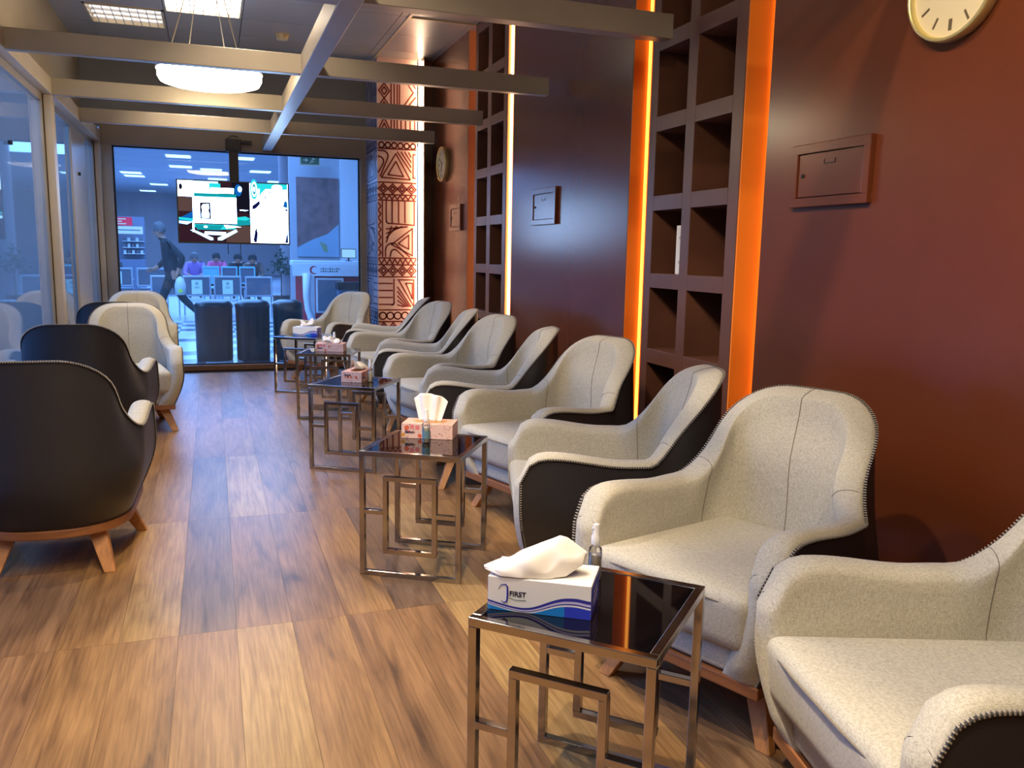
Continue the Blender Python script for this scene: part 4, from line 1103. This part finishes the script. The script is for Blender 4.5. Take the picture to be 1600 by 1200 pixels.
# ---------------------------------------------------------------- the hall outside
def hall():
    hf = struct(bx('floor_hall', -14, 9, 9.46, 46, -0.06, -0.012, M['hall_floor']))
    struct(bx('floor_hall_left', -14, -1.10, -3, 9.46, -0.06, -0.002, M['hall_floor']))
    b = MB(); b.box(-0.197, 0.197, -0.197, 0.197, -0.012, 0)
    tp_, td = b.mesh('floor_tile', M['tile_pale']), b.mesh('floor_tile', M['tile_dark'])
    for i in range(-4, 5):
        for j in range(0, 16):
            o = link('floor_tile', td if (i+j) % 2 == 0 and not (j in (5, 9)) else tp_, hf); o.location = (i*0.4+0.1, 9.68+j*0.4, 0)
    struct(bx('ceiling_hall', -14, 9, 9.46, 46, 3.8, 3.9, M['hall_ceiling']))
    struct(bx('ceiling_hall_left', -14, -2.3, -3, 9.46, 3.8, 3.9, M['hall_ceiling']))
    struct(bx('wall_hall', -14, 9, 44, 44.2, 0, 3.8, M['hall_wall']))
    struct(bx('wall_hall_left', -14.2, -14, -3, 46, 0, 3.8, M['hall_grey']))
    struct(bx('wall_hall_right', 7.0, 7.2, 9.46, 44, 0, 3.8, M['hall_grey']))
    k = 0
    spots = [(-0.78, 25.8), (-0.82, 29.0), (-2.5, 32.2), (-2.5, 33.6), (-2.6, 42), (-0.6, 37), (0.08, 29.6), (0.3, 33.4), (-4.6, 34), (0.9, 25.5), (1.6, 29.5), (2.4, 33.5), (-1.9, 37.5), (-0.2, 41)]
    words = ['nearest hall ceiling light, highest one left of the television mast', 'hall ceiling light just below the highest one, left of the mast', 'upper of two close hall ceiling lights at the far left of the window', 'lower of two close hall ceiling lights at the far left of the window',
             'distant small hall ceiling light low at the left window jamb', 'hall ceiling light low left, halfway to the television', 'hall ceiling light right above the left half of the television', 'hall ceiling light touching the television top at the mast',
             'hall ceiling light leftmost of all, at the window jamb', 'hall ceiling light just right of the television mast, topmost', 'hall ceiling light right of the mast, second from the top', 'hall ceiling light above the right half of the television, lowest there',
             'hall ceiling light low between kiosk and television', 'farthest hall ceiling light, hidden by the television']
    for (x, y), lab in zip(spots, words):
        t = thing('hall_light', lab, 'light', (x, y, 3.8), 0, 'hall ceiling lights')
        bx('panel', -0.32, 0.32, -0.35, 0.35, -0.03, 0.0, M['hall_lamp'], t)
        bx('rim', -0.36, 0.36, -0.39, 0.39, -0.015, 0.0, M['hall_white'], t)
    for i, (x, y) in enumerate(((-3.2, 10.5), (-2.6, 8.2))):
        t = thing('hall_light', ('first', 'second')[i]+' cool ceiling panel seen through the left glass', 'light', (x, y, 3.8), 0)
        bx('panel', -0.3, 0.3, -0.3, 0.3, -0.03, 0.0, M['hall_lamp'], t)
    # booth wall with poster on the right
    struct(bx('wall_booth', 1.36, 2.75, 16.0, 16.15, 0, 3.8, M['hall_grey']))
    t = thing('wall_poster', 'brown and pale blue map poster on the booth wall behind the window', 'poster', (1.93, 15.98, 1.15))
    bx('picture', -0.45, 0.30, -0.012, 0.01, 0.0, 1.42, M['poster_brown'], t)
    b = MB(); b.quad([(-0.45, -0.0135, 0.0), (0.30, -0.0135, 0.0), (0.30, -0.0135, 0.60), (0.1, -0.0135, 0.42), (-0.2, -0.0135, 0.30), (-0.45, -0.0135, 0.16)]); b.build('map_sea', M['poster_blue'], t)
    b = MB(); b.quad([(-0.05, -0.015, 0.28), (0.02, -0.015, 0.10), (0.10, -0.015, 0.08), (0.08, -0.015, 0.22)]); b.build('map_land', M['poster_green'], t)
    struct(bx('trim_41', 2.26, 2.60, 15.86, 16.0, 0, 3.8, M['hall_white']))
    t = thing('exit_sign', 'small dark green exit sign at the top right of the far window', 'sign', (1.69, 15.6, 2.83))
    bx('box', -0.17, 0.17, -0.03, 0.03, -0.085, 0.085, M['exit_white'], t); bx('plate', -0.155, 0.155, -0.034, -0.029, -0.07, 0.07, M['exit_green'], t)
    b = MB(); b.quad([(-0.12, -0.036, -0.01), (-0.08, -0.036, -0.01), (-0.08, -0.036, -0.04), (-0.03, -0.036, 0.0), (-0.08, -0.036, 0.04), (-0.08, -0.036, 0.01), (-0.12, -0.036, 0.01)])
    for a, c in (((0.05, 0.045), (0.065, 0.045)), ((0.05, 0.03), (0.03, -0.01)), ((0.03, -0.01), (0.06, -0.03)), ((0.03, -0.01), (0.0, -0.05)), ((0.05, 0.03), (0.085, 0.01))):
        strokes(bb := MB(), [[a, c]], 0.016); b.v, off = b.v, len(b.v)
        for q in bb.f: b.f.append(tuple(i+off for i in q)); b.m.append(0)
        b.v += [(v[0], -0.036, v[2]) for v in bb.v]
    b.build('pictogram', M['exit_white'], t)
    b = MB(); b.tube([(0, 0, 0.085), (0, 0, 0.97)], 0.008, 6); b.build('hanger', M['hall_grey'], t)
    # round hall column with a plant before it
    b = MB(); b.lathe([(0.16, 0), (0.16, 3.8)], 24); struct(b.build('trim_42', M['hall_wall'], smooth=True, loc=(1.50, 18.2, 0)))
    t = thing('potted_plant', 'dark bushy potted plant at the foot of the brown hall column', 'plant', (1.31, 17.75, 0))
    b = MB(); b.lathe([(0, 0), (0.14, 0), (0.17, 0.35), (0.15, 0.35), (0, 0.33)], 16); b.build('pot', M['pot'], t, smooth=True, angle=40)
    b = MB(); b.tube([(0, 0, 0.3), (0.01, 0, 0.8)], 0.012, 6); b.build('stem', M['pot'], t)
    b = MB(); rr = random.Random(3)
    for k in range(170):
        a, e = rr.uniform(0, 2*PI), rr.uniform(-0.2, 1.4); r = rr.uniform(0.05, 0.24)
        c = Vector((r*math.cos(a)*math.cos(e), r*math.sin(a)*math.cos(e), 0.82+0.40*math.sin(e)*rr.uniform(0.4, 1.1)))
        u = Vector((rr.uniform(-1, 1), rr.uniform(-1, 1), rr.uniform(-0.3, 1))).normalized()*0.07; w = u.cross(Vector((rr.uniform(-1, 1), rr.uniform(-1, 1), 0.2))).normalized()*0.025
        b.quad([c, c+u*0.5+w, c+u, c+u*0.5-w])
    stuff(b.build('foliage', M['plant'], t))
    # kiosk on the left
    t = thing('shop_kiosk', 'small shop kiosk with red and white lit signs at the far left of the hall', 'kiosk', (-2.05, 24, 0))
    bx('counter', -0.6, 0.42, -0.3, 0.4, 0, 0.95, M['kiosk'], t); bx('back_wall', -0.6, 0.42, 0.38, 0.42, 0.95, 2.05, M['kiosk'], t)
    bx('red_sign', -0.6, 0.16, -0.05, 0.0, 1.81, 2.02, M['sign_red'], t); bx('white_sign', -0.6, 0.40, -0.05, 0.0, 1.60, 1.79, M['sign_white'], t)
    for k in range(3):
        bx('sign_line', -0.45, 0.02-0.1*(k % 2), -0.056, -0.05, 1.84+0.06*k, 1.865+0.06*k, M['sign_white'], t)
    bx('sign_line', -0.2, 0.34, -0.056, -0.05, 1.68, 1.71, M['kiosk'], t)
    for z in (1.10, 1.26, 1.42): bx('display_shelf', -0.1, 0.40, 0.1, 0.38, z-0.012, z, M['hall_white'], t)
    for z in (1.10, 1.26, 1.42):
        for q in range(5):
            w = 0.03; x = -2.05-0.06+0.1*q
            o = bx('packet', -w, w, -w, w, 0, 0.09+0.02*((q*3) % 3), M['goods_a'] if (q+int(z*10)) % 2 else M['goods_b']); o.location = (x, 24.2, z)
            row = {1.10: 'bottom', 1.26: 'middle', 1.42: 'top'}[z]
            tag(o, ('first', 'second', 'third', 'fourth', 'fifth')[q]+' tiny packet from the left on the '+row+' kiosk shelf', 'packet', 'packets on the kiosk shelves')
    # reception desk with the crescent sign
    t = thing('first_aid_desk', 'white desk with red crescent sign and red panels outside the far window', 'desk', (1.75, 14.0, 0))
    bx('counter_top', -0.55, 0.62, -0.15, 0.35, 1.02, 1.10, M['hall_white'], t, bev=0.01)
    bx('sign_board', -0.55, 0.62, -0.17, -0.14, 0.86, 1.05, M['hall_white'], t)
    b = MB(); arc = []
    for k in range(15): a = math.radians(50+260*k/14); arc.append((-0.22+0.065*math.cos(a), 0.955+0.065*math.sin(a)))
    for k in range(14, -1, -1): a = math.radians(60+240*k/14); arc.append((-0.205+0.050*math.cos(a), 0.955+0.050*math.sin(a)))
    for k in range(14): b.quad([(arc[k][0], -0.1715, arc[k][1]), (arc[k+1][0], -0.1715, arc[k+1][1]), (arc[28-k][0], -0.1715, arc[28-k][1]), (arc[29-k][0], -0.1715, arc[29-k][1])])
    b.build('crescent_emblem', M['red_panel'], t)
    b = MB()
    for row, (z, n) in enumerate(((0.965, 9), (0.925, 8))):
        for k in range(n): b.box(-0.12+k*0.036, -0.12+k*0.036+0.024, -0.173, -0.1695, z, z+0.014+0.006*((k*5) % 3))
    stuff(b.build('sign_script', M['ink'], t))
    for x0, x1 in ((-0.50, -0.33), (-0.20, 0.60)): bx('red_front', x0, x1, -0.10, -0.07, 0.0, 0.88, M['red_panel'], t)
    b = MB(); b.tube([(-0.33, -0.16, 0.90), (-0.34, -0.16, 0.55), (-0.32, -0.16, 0.32), (-0.24, -0.16, 0.12), (-0.20, -0.16, 0.0)], [0.07, 0.055, 0.05, 0.06, 0.05], 8); b.build('white_strut', M['hall_white'], t, smooth=True)
    bx('notice_board', -0.16, 0.22, -0.16, -0.13, 0.30, 0.80, M['bench_pad'], t); bx('notice_frame', -0.19, 0.25, -0.145, -0.12, 0.27, 0.83, M['hall_white'], t)
    o = bx('black_case', -0.22, 0.30, -0.15, 0.15, 0, 0.12, M['tv_black'], bev=0.01); o.location = (2.06, 13.5, 0.66); tag(o, 'low black case on a stand in front of the crescent desk', 'case')
    st = bx('case_stand', -0.2, 0.2, -0.12, 0.12, 0, 0.66, M['kiosk']); st.location = (2.06, 13.5, 0); tag(st, 'dark stand under the black case before the crescent desk', 'stand')
    t = thing('desk_monitor', 'small monitor glowing white on the crescent desk', 'monitor', (2.10, 13.95, 1.10))
    bx('base', -0.05, 0.05, -0.04, 0.04, 0, 0.01, M['tv_black'], t); bx('neck', -0.012, 0.012, -0.01, 0.01, 0.01, 0.06, M['tv_black'], t); bx('panel', -0.12, 0.12, -0.012, 0.012, 0.05, 0.20, M['tv_black'], t); bx('lit_screen', -0.11, 0.11, -0.014, -0.011, 0.06, 0.19, M['sign_white'], t)
    # black rounded bins right behind the pane
    words = ('left black rounded bin outside the far window, beside the walking person', 'middle black rounded bin outside the far window', 'right black rounded bin, half hidden by the last right armchair')
    for k, (x, wd) in enumerate(((0.0, 0.205), (0.425, 0.19), (0.82, 0.17))):
        t = thing('waste_bin', words[k], 'bin', (x, 10.2, 0), 0, 'black bins behind the pane')
        n = 40
        def ring(z, s): return [(wd*s*math.copysign(abs(math.cos(2*PI*q/n))**0.8, math.cos(2*PI*q/n)), 0.19*s*math.copysign(abs(math.sin(2*PI*q/n))**0.8, math.sin(2*PI*q/n)), z) for q in range(n)]
        b = MB(); b.grid([ring(0, 0.94), ring(0.02, 0.97), ring(0.60, 1.0)], close_u=True); b.quad(list(reversed(ring(0, 0.94)))); b.build('body', M['bin'], t, smooth=True, angle=40)
        b = MB(); b.grid([ring(0.60, 1.02), ring(0.63, 1.02), ring(0.665, 0.90), ring(0.685, 0.6), ring(0.69, 0.05)], close_u=True); b.build('lid', M['bin'], t, smooth=True, angle=50)
        bx('lid_tab', -wd-0.01, -wd+0.05, -0.06, 0.06, 0.632, 0.65, M['hall_white'], t, bev=0.004)
    # benches
    def seat(x, y, zt, w, label, paper, pad, frame, rot=0.0, grp='hall bench seats'):
        t = thing('bench_seat', label, 'seat', (x, y, 0), rot, grp)
        b = MB(); hw = w/2
        b.box(-hw, hw, -0.02, 0.02, zt-0.035, zt); b.box(-hw, hw, -0.02, 0.02, zt-0.39, zt-0.355); b.box(-hw, -hw+0.03, -0.02, 0.02, zt-0.355, zt-0.035); b.box(hw-0.03, hw, -0.02, 0.02, zt-0.355, zt-0.035)
        b.build('back_frame', frame, t, bev=0.006)
        bx('backrest', -hw+0.03, hw-0.03, -0.008, 0.012, zt-0.355, zt-0.035, pad, t)
        bx('seat_pan', -hw+0.01, hw-0.01, 0.025, 0.46, 0.37, 0.41, pad, t, bev=0.01)
        for sx in (-1, 1):
            bx('leg', sx*(hw-0.018)-0.014, sx*(hw-0.018)+0.014, 0.05, 0.09, 0, 0.58, frame, t)
            bx('armrest', sx*(hw-0.02)-0.018, sx*(hw-0.02)+0.018, 0.022, 0.34, 0.58, 0.605, frame, t, bev=0.004)
        if paper:
            s = bx('notice', -0.095, 0.095, -0.024, -0.0085, zt-0.345, zt-0.08, M['paper'], t)
            b = MB(); b.lathe([(0.030, 0.0), (0.030, 0.001), (0.022, 0.001)], 16)
            b.v = [(v[0], -0.0245-v[2], v[1]+zt-0.145) for v in b.v]
            b.box(-0.012, 0.012, -0.0255, -0.024, zt-0.155, zt-0.135); b.box(-0.045, 0.045, -0.0255, -0.024, zt-0.215, zt-0.208); b.box(-0.035, 0.035, -0.0255, -0.024, zt-0.235, zt-0.228)
            b.build('printed_mark', M['ink'], s)
    seat(-0.277, 17.01, 0.756, 0.50, 'grey bench seat with paper notice nearest the walking person', True, M['bench_pad'], M['bench_metal'])
    seat(0.271, 17.01, 0.756, 0.50, 'grey bench seat with paper notice, centre of the row', True, M['bench_pad'], M['bench_metal'])
    seat(0.838, 17.01, 0.75, 0.50, 'grey bench seat without a notice, right end of its row', False, M['bench_pad'], M['bench_metal'])
    seat(-0.832, 17.01, 0.756, 0.50, 'grey bench seat half hidden behind the walking person', False, M['bench_pad'], M['bench_metal'])
    seat(-1.872, 19.42, 0.839, 0.60, 'blue lit bench seat with paper notice at the left window frame', True, M['bench_pad'], M['bench_metal'])
    seat(-1.193, 19.42, 0.839, 0.60, 'blue lit bench seat left of the walking person, no notice', False, M['bench_pad'], M['bench_metal'])
    seat(-0.023, 20.12, 0.874, 0.345, 'left pale teal seat of the row behind the grey benches', False, M['bench_teal'], M['bench_teal'])
    seat(0.363, 20.12, 0.874, 0.345, 'middle pale teal seat of the row behind the grey benches', False, M['bench_pad'], M['bench_teal'])
    seat(0.749, 20.12, 0.874, 0.345, 'right pale teal seat of the row behind the grey benches', False, M['bench_pad'], M['bench_teal'])
    # white clad column seen through the left glass
    t = thing('clad_column', 'white clad hall column outside the left glass', 'column', (-1.45, 8.1, 0))
    for k in range(4): bx('cladding_panel', -0.13, 0.13, -0.13, 0.13, k*0.778+0.003, k*0.778+0.775, M['hall_white'], t, bev=0.003)
hall()

# ---------------------------------------------------------------- people
def skin_body(name, joints, edges, parent, paint):
    me = bpy.data.meshes.new(name)
    ids = list(joints); idx = {k: i for i, k in enumerate(ids)}
    me.from_pydata([joints[k][0] for k in ids], [(idx[a], idx[b]) for a, b in edges], [])
    o = bpy.data.objects.new('tmp_body', me); COL.objects.link(o)
    sk = o.modifiers.new('skin', 'SKIN')
    for k in ids:
        r = joints[k][1]; v = me.skin_vertices[0].data[idx[k]]; v.radius = (r, r) if not isinstance(r, tuple) else r
        v.use_root = (k == 'pelvis')
    sub = o.modifiers.new('sub', 'SUBSURF'); sub.levels = 2; sub.render_levels = 2
    dg = bpy.context.evaluated_depsgraph_get(); ev = o.evaluated_get(dg)
    res = bpy.data.meshes.new_from_object(ev); bpy.data.objects.remove(o)
    mats = paint[0]; res.materials.clear()
    for m in mats: res.materials.append(m)
    for p in res.polygons: p.use_smooth = True; p.material_index = paint[1](p.center)
    return link(name, res, parent)

def person(loc, rotz, label, J, hair, coat, legs, face_dir):
    t = thing('person', label, 'person', loc, rotz)
    E = [('pelvis', 'waist'), ('waist', 'chest'), ('chest', 'neck'), ('neck', 'chin'), ('chin', 'head'), ('head', 'crown')]
    for s in 'lr':
        E += [('chest', s+'sho'), (s+'sho', s+'elb'), (s+'elb', s+'wri'), (s+'wri', s+'palm')]
        d = (Vector(J[s+'palm'][0])-Vector(J[s+'wri'][0])).normalized(); side = d.cross(Vector((1, 0, 0.2))).normalized()
        for q, (off, ln) in enumerate(((-0.030, 0.060), (-0.011, 0.075), (0.010, 0.082), (0.030, 0.072))):
            b = Vector(J[s+'palm'][0])+side*off+d*0.02
            J[s+'k%d' % q] = (b, 0.010); J[s+'f%d' % q] = (b+d*ln+side.cross(d)*0.018, 0.008)
            E += [(s+'palm', s+'k%d' % q), (s+'k%d' % q, s+'f%d' % q)]
        b = Vector(J[s+'wri'][0])+d*0.03-side*0.035; J[s+'th'] = (b+d*0.045-side*0.015, 0.010); E += [(s+'wri', s+'th')]
        E += [('pelvis', s+'hip'), (s+'hip', s+'kne'), (s+'kne', s+'ank'), (s+'ank', s+'toe')]
    hz = J['chin'][0][2]-0.03; pz = J['pelvis'][0][2]
    hands = [Vector(J[s+'palm'][0]) for s in 'lr']
    feet = [Vector(J[s+'ank'][0]) for s in 'lr']
    def paint(c):
        if c.z > hz and (c-Vector(J['head'][0])).length < 0.25: return 0
        if min((c-h).length for h in hands) < 0.11: return 0
        if min((c-f).length for f in feet) < 0.10 or min((c-Vector(J[s+'toe'][0])).length for s in 'lr') < 0.09: return 3
        return 1 if c.z > pz-0.10 else 2
    body = skin_body('body', J, E, t, ([M['skin'], coat, legs, M['hair_dark']], paint))
    H = Vector(J['head'][0]); fd = Vector(face_dir).normalized(); sd = fd.cross(Vector((0, 0, 1)))
    # hair cap, nose, eyes, mouth, ears
    rows = []
    for k in range(0, 9):
        el = PI/2*(1-k/8*1.25); ring = []
        for q in range(20):
            az = 2*PI*q/20; d = Vector((math.cos(az)*math.cos(el), math.sin(az)*math.cos(el), math.sin(el)))
            r = 0.118 if d.dot(fd) < 0.35 or el > 0.55 else 0.095
            ring.append(H+Vector((d.x*r*0.92, d.y*r*0.92, d.z*r*1.08+0.035)))
        rows.append(ring)
    b = MB(); b.grid(rows, close_u=True); b.build('hair', hair, t, smooth=True)
    b = MB(); b.lathe([(0.0, 0.0), (0.012, 0.004), (0.017, 0.02), (0.006, 0.045)], 8); b.v = [tuple(H+fd*0.100+Vector(v)-Vector((0, 0, 0.03))) for v in b.v]; b.build('nose', M['skin'], t, smooth=True)
    for s in (-1, 1):
        b = MB(); b.tube([H+fd*0.088+sd*0.034*s+Vector((0, 0, 0.012)), H+fd*0.100+sd*0.034*s+Vector((0, 0, 0.012))], 0.008, 8); b.build('eye', M['hair_dark'], t)
        b = MB(); b.tube([H+sd*0.085*s+Vector((0, 0, 0.03)), H+sd*0.098*s+Vector((0, 0, 0.0)), H+sd*0.088*s-Vector((0, 0, 0.03))], 0.010, 8); b.build('ear', M['skin'], t, smooth=True)
    b = MB(); b.tube([H+fd*0.092-sd*0.022-Vector((0, 0, 0.050)), H+fd*0.098-Vector((0, 0, 0.052)), H+fd*0.092+sd*0.022-Vector((0, 0, 0.050))], 0.005, 6); b.build('mouth', M['red_panel'], t, smooth=True)
    return t

def V(*a): return Vector(a)
# walker: strides to the left (-x), local origin at ground under the hips
walker = {
 'pelvis': (V(0, 0, 0.86), 0.135), 'waist': (V(-0.03, 0, 1.02), 0.135), 'chest': (V(-0.07, 0, 1.24), 0.15), 'neck': (V(-0.13, 0, 1.40), 0.06), 'chin': (V(-0.17, 0, 1.455), 0.065),
 'head': (V(-0.185, 0, 1.53), 0.095), 'crown': (V(-0.175, 0, 1.59), 0.075),
 'lsho': (V(-0.05, -0.17, 1.32), 0.075), 'lelb': (V(0.17, -0.25, 1.10), 0.058), 'lwri': (V(0.10, -0.24, 0.90), 0.040), 'lpalm': (V(0.07, -0.24, 0.83), 0.032),
 'rsho': (V(-0.10, 0.17, 1.32), 0.075), 'relb': (V(-0.12, 0.24, 1.06), 0.055), 'rwri': (V(-0.26, 0.20, 0.92), 0.040), 'rpalm': (V(-0.33, 0.19, 0.90), 0.032),
 'lhip': (V(0.02, -0.09, 0.80), 0.105), 'lkne': (V(0.13, -0.09, 0.45), 0.070), 'lank': (V(0.40, -0.09, 0.16), 0.045), 'ltoe': (V(0.38, -0.10, 0.035), 0.034),
 'rhip': (V(-0.02, 0.09, 0.80), 0.105), 'rkne': (V(-0.17, 0.09, 0.47), 0.070), 'rank': (V(-0.24, 0.09, 0.075), 0.045), 'rtoe': (V(-0.40, 0.09, 0.040), 0.034),
}
wp = person((-0.62, 15.3, 0), 0, 'person in a dark coat striding left across the hall, grey hair, pale bag behind', walker, M['hair_grey'], M['coat'], M['trousers'], (-1, -0.1, -0.1))
b = MB()
rows = []
for z, sx, sy in ((0.0, 0.06, 0.05), (0.02, 0.085, 0.07), (0.16, 0.09, 0.075), (0.26, 0.06, 0.05), (0.30, 0.015, 0.012)):
    rows.append([(sx*math.cos(2*PI*k/14), sy*math.sin(2*PI*k/14), z) for k in range(14)])
b.grid(rows, close_u=True); b.quad(list(reversed(rows[0])))
bg = b.build('carrier_bag', M['bag_pale'], smooth=True); bg.location = (-0.50, 14.93, 0.50)
tag(bg, 'pale carrier bag with a green mark hanging from the walking person', 'bag')
b = MB(); b.tube([(0.0, -0.066, 0.07), (0.0, -0.078, 0.07)], 0.035, 12); b.build('green_mark', M['hi_vis'], bg)

def sitter(loc, rotz, label, coat, hair):
    side = label.split(' person ')[1]
    t = thing('hall_stool', 'hall seat under the seated person '+' '.join(side.split(',')[0].split()[:6]), 'seat', (loc[0], loc[1], 0), rotz)
    bx('seat_pan', -0.24, 0.24, -0.22, 0.26, 0.28, 0.33, M['bench_pad'], t, bev=0.01)
    for sx in (-1, 1):
        for sy in (-0.17, 0.2): bx('leg', sx*0.2-0.015, sx*0.2+0.015, sy-0.015, sy+0.015, 0, 0.28, M['bench_metal'], t)
    J = {
     'pelvis': (V(0, 0, 0.47), 0.14), 'waist': (V(0, 0.06, 0.60), 0.135), 'chest': (V(0, 0.16, 0.78), 0.15), 'neck': (V(0, 0.25, 0.91), 0.06), 'chin': (V(0, 0.29, 0.945), 0.065), 'head': (V(0, 0.305, 1.01), 0.095), 'crown': (V(0, 0.29, 1.07), 0.075),
     'lsho': (V(-0.18, 0.17, 0.85), 0.075), 'lelb': (V(-0.24, 0.28, 0.62), 0.055), 'lwri': (V(-0.14, 0.44, 0.57), 0.04), 'lpalm': (V(-0.10, 0.50, 0.56), 0.032),
     'rsho': (V(0.18, 0.17, 0.85), 0.075), 'relb': (V(0.24, 0.28, 0.62), 0.055), 'rwri': (V(0.14, 0.44, 0.57), 0.04), 'rpalm': (V(0.10, 0.50, 0.56), 0.032),
     'lhip': (V(-0.10, 0.05, 0.46), 0.10), 'lkne': (V(-0.12, 0.46, 0.47), 0.07), 'lank': (V(-0.12, 0.48, 0.07), 0.045), 'ltoe': (V(-0.13, 0.62, 0.04), 0.034),
     'rhip': (V(0.10, 0.05, 0.46), 0.10), 'rkne': (V(0.12, 0.46, 0.47), 0.07), 'rank': (V(0.12, 0.48, 0.07), 0.045), 'rtoe': (V(0.13, 0.62, 0.04), 0.034)}
    return person(loc, rotz, label, J, hair, coat, M['trousers'], (0, 1, 0))
sitter((0.95, 22.3, 0), PI, 'seated person in a brown coat beyond the right end of the grey benches', M['coat_brown'], M['hair_dark'])
sitter((0.63, 23.2, 0), PI, 'seated person in dark clothes, left neighbour of the one in brown', M['coat'], M['hair_dark'])
sitter((-2.20, 21.6, 0), PI, 'seated person in dark clothes below the shop kiosk', M['coat'], M['hair_dark'])
sitter((-0.42, 23.6, 0), PI, 'seated person in a lilac top just right of the walking person', M['coat_lilac'], M['hair_grey'])
sitter((0.12, 25.2, 0), PI, 'seated person in a pink top far behind the bench notices', M['coat_pink'], M['hair_dark'])
stander = {k: (v[0].copy(), v[1]) for k, v in walker.items() if len(k) > 3 and not k[1:2] in 'kf' or k in walker}
stander = {
 'pelvis': (V(0, 0, 0.90), 0.14), 'waist': (V(0, 0, 1.05), 0.14), 'chest': (V(0, 0, 1.26), 0.16), 'neck': (V(0, 0, 1.44), 0.06), 'chin': (V(0, 0.02, 1.50), 0.065), 'head': (V(0, 0.02, 1.57), 0.095), 'crown': (V(0, 0.01, 1.63), 0.075),
 'lsho': (V(-0.19, 0, 1.36), 0.075), 'lelb': (V(-0.24, -0.02, 1.08), 0.055), 'lwri': (V(-0.24, 0.08, 0.85), 0.04), 'lpalm': (V(-0.24, 0.10, 0.78), 0.032),
 'rsho': (V(0.19, 0, 1.36), 0.075), 'relb': (V(0.24, -0.02, 1.08), 0.055), 'rwri': (V(0.24, 0.08, 0.85), 0.04), 'rpalm': (V(0.24, 0.10, 0.78), 0.032),
 'lhip': (V(-0.10, 0, 0.84), 0.105), 'lkne': (V(-0.11, 0.01, 0.46), 0.07), 'lank': (V(-0.11, -0.02, 0.08), 0.045), 'ltoe': (V(-0.12, 0.14, 0.04), 0.034),
 'rhip': (V(0.10, 0, 0.84), 0.105), 'rkne': (V(0.11, 0.01, 0.46), 0.07), 'rank': (V(0.11, -0.02, 0.08), 0.045), 'rtoe': (V(0.12, 0.14, 0.04), 0.034)}
sp = person((-1.47, 7.3, 0), PI*0.5, 'person in a dark coat and yellow green vest outside the left glass', stander, M['hair_dark'], M['coat'], M['trousers'], (0, 1, 0))
b = MB()
rows = []
for z, r in ((0.98, 0.190), (1.10, 0.185), (1.28, 0.195), (1.36, 0.16)):
    rows.append([(r*1.05*math.cos(2*PI*k/20), r*0.92*math.sin(2*PI*k/20), z) for k in range(20)])
b.grid(rows, close_u=True); b.build('safety_vest', M['hi_vis'], sp, smooth=True)
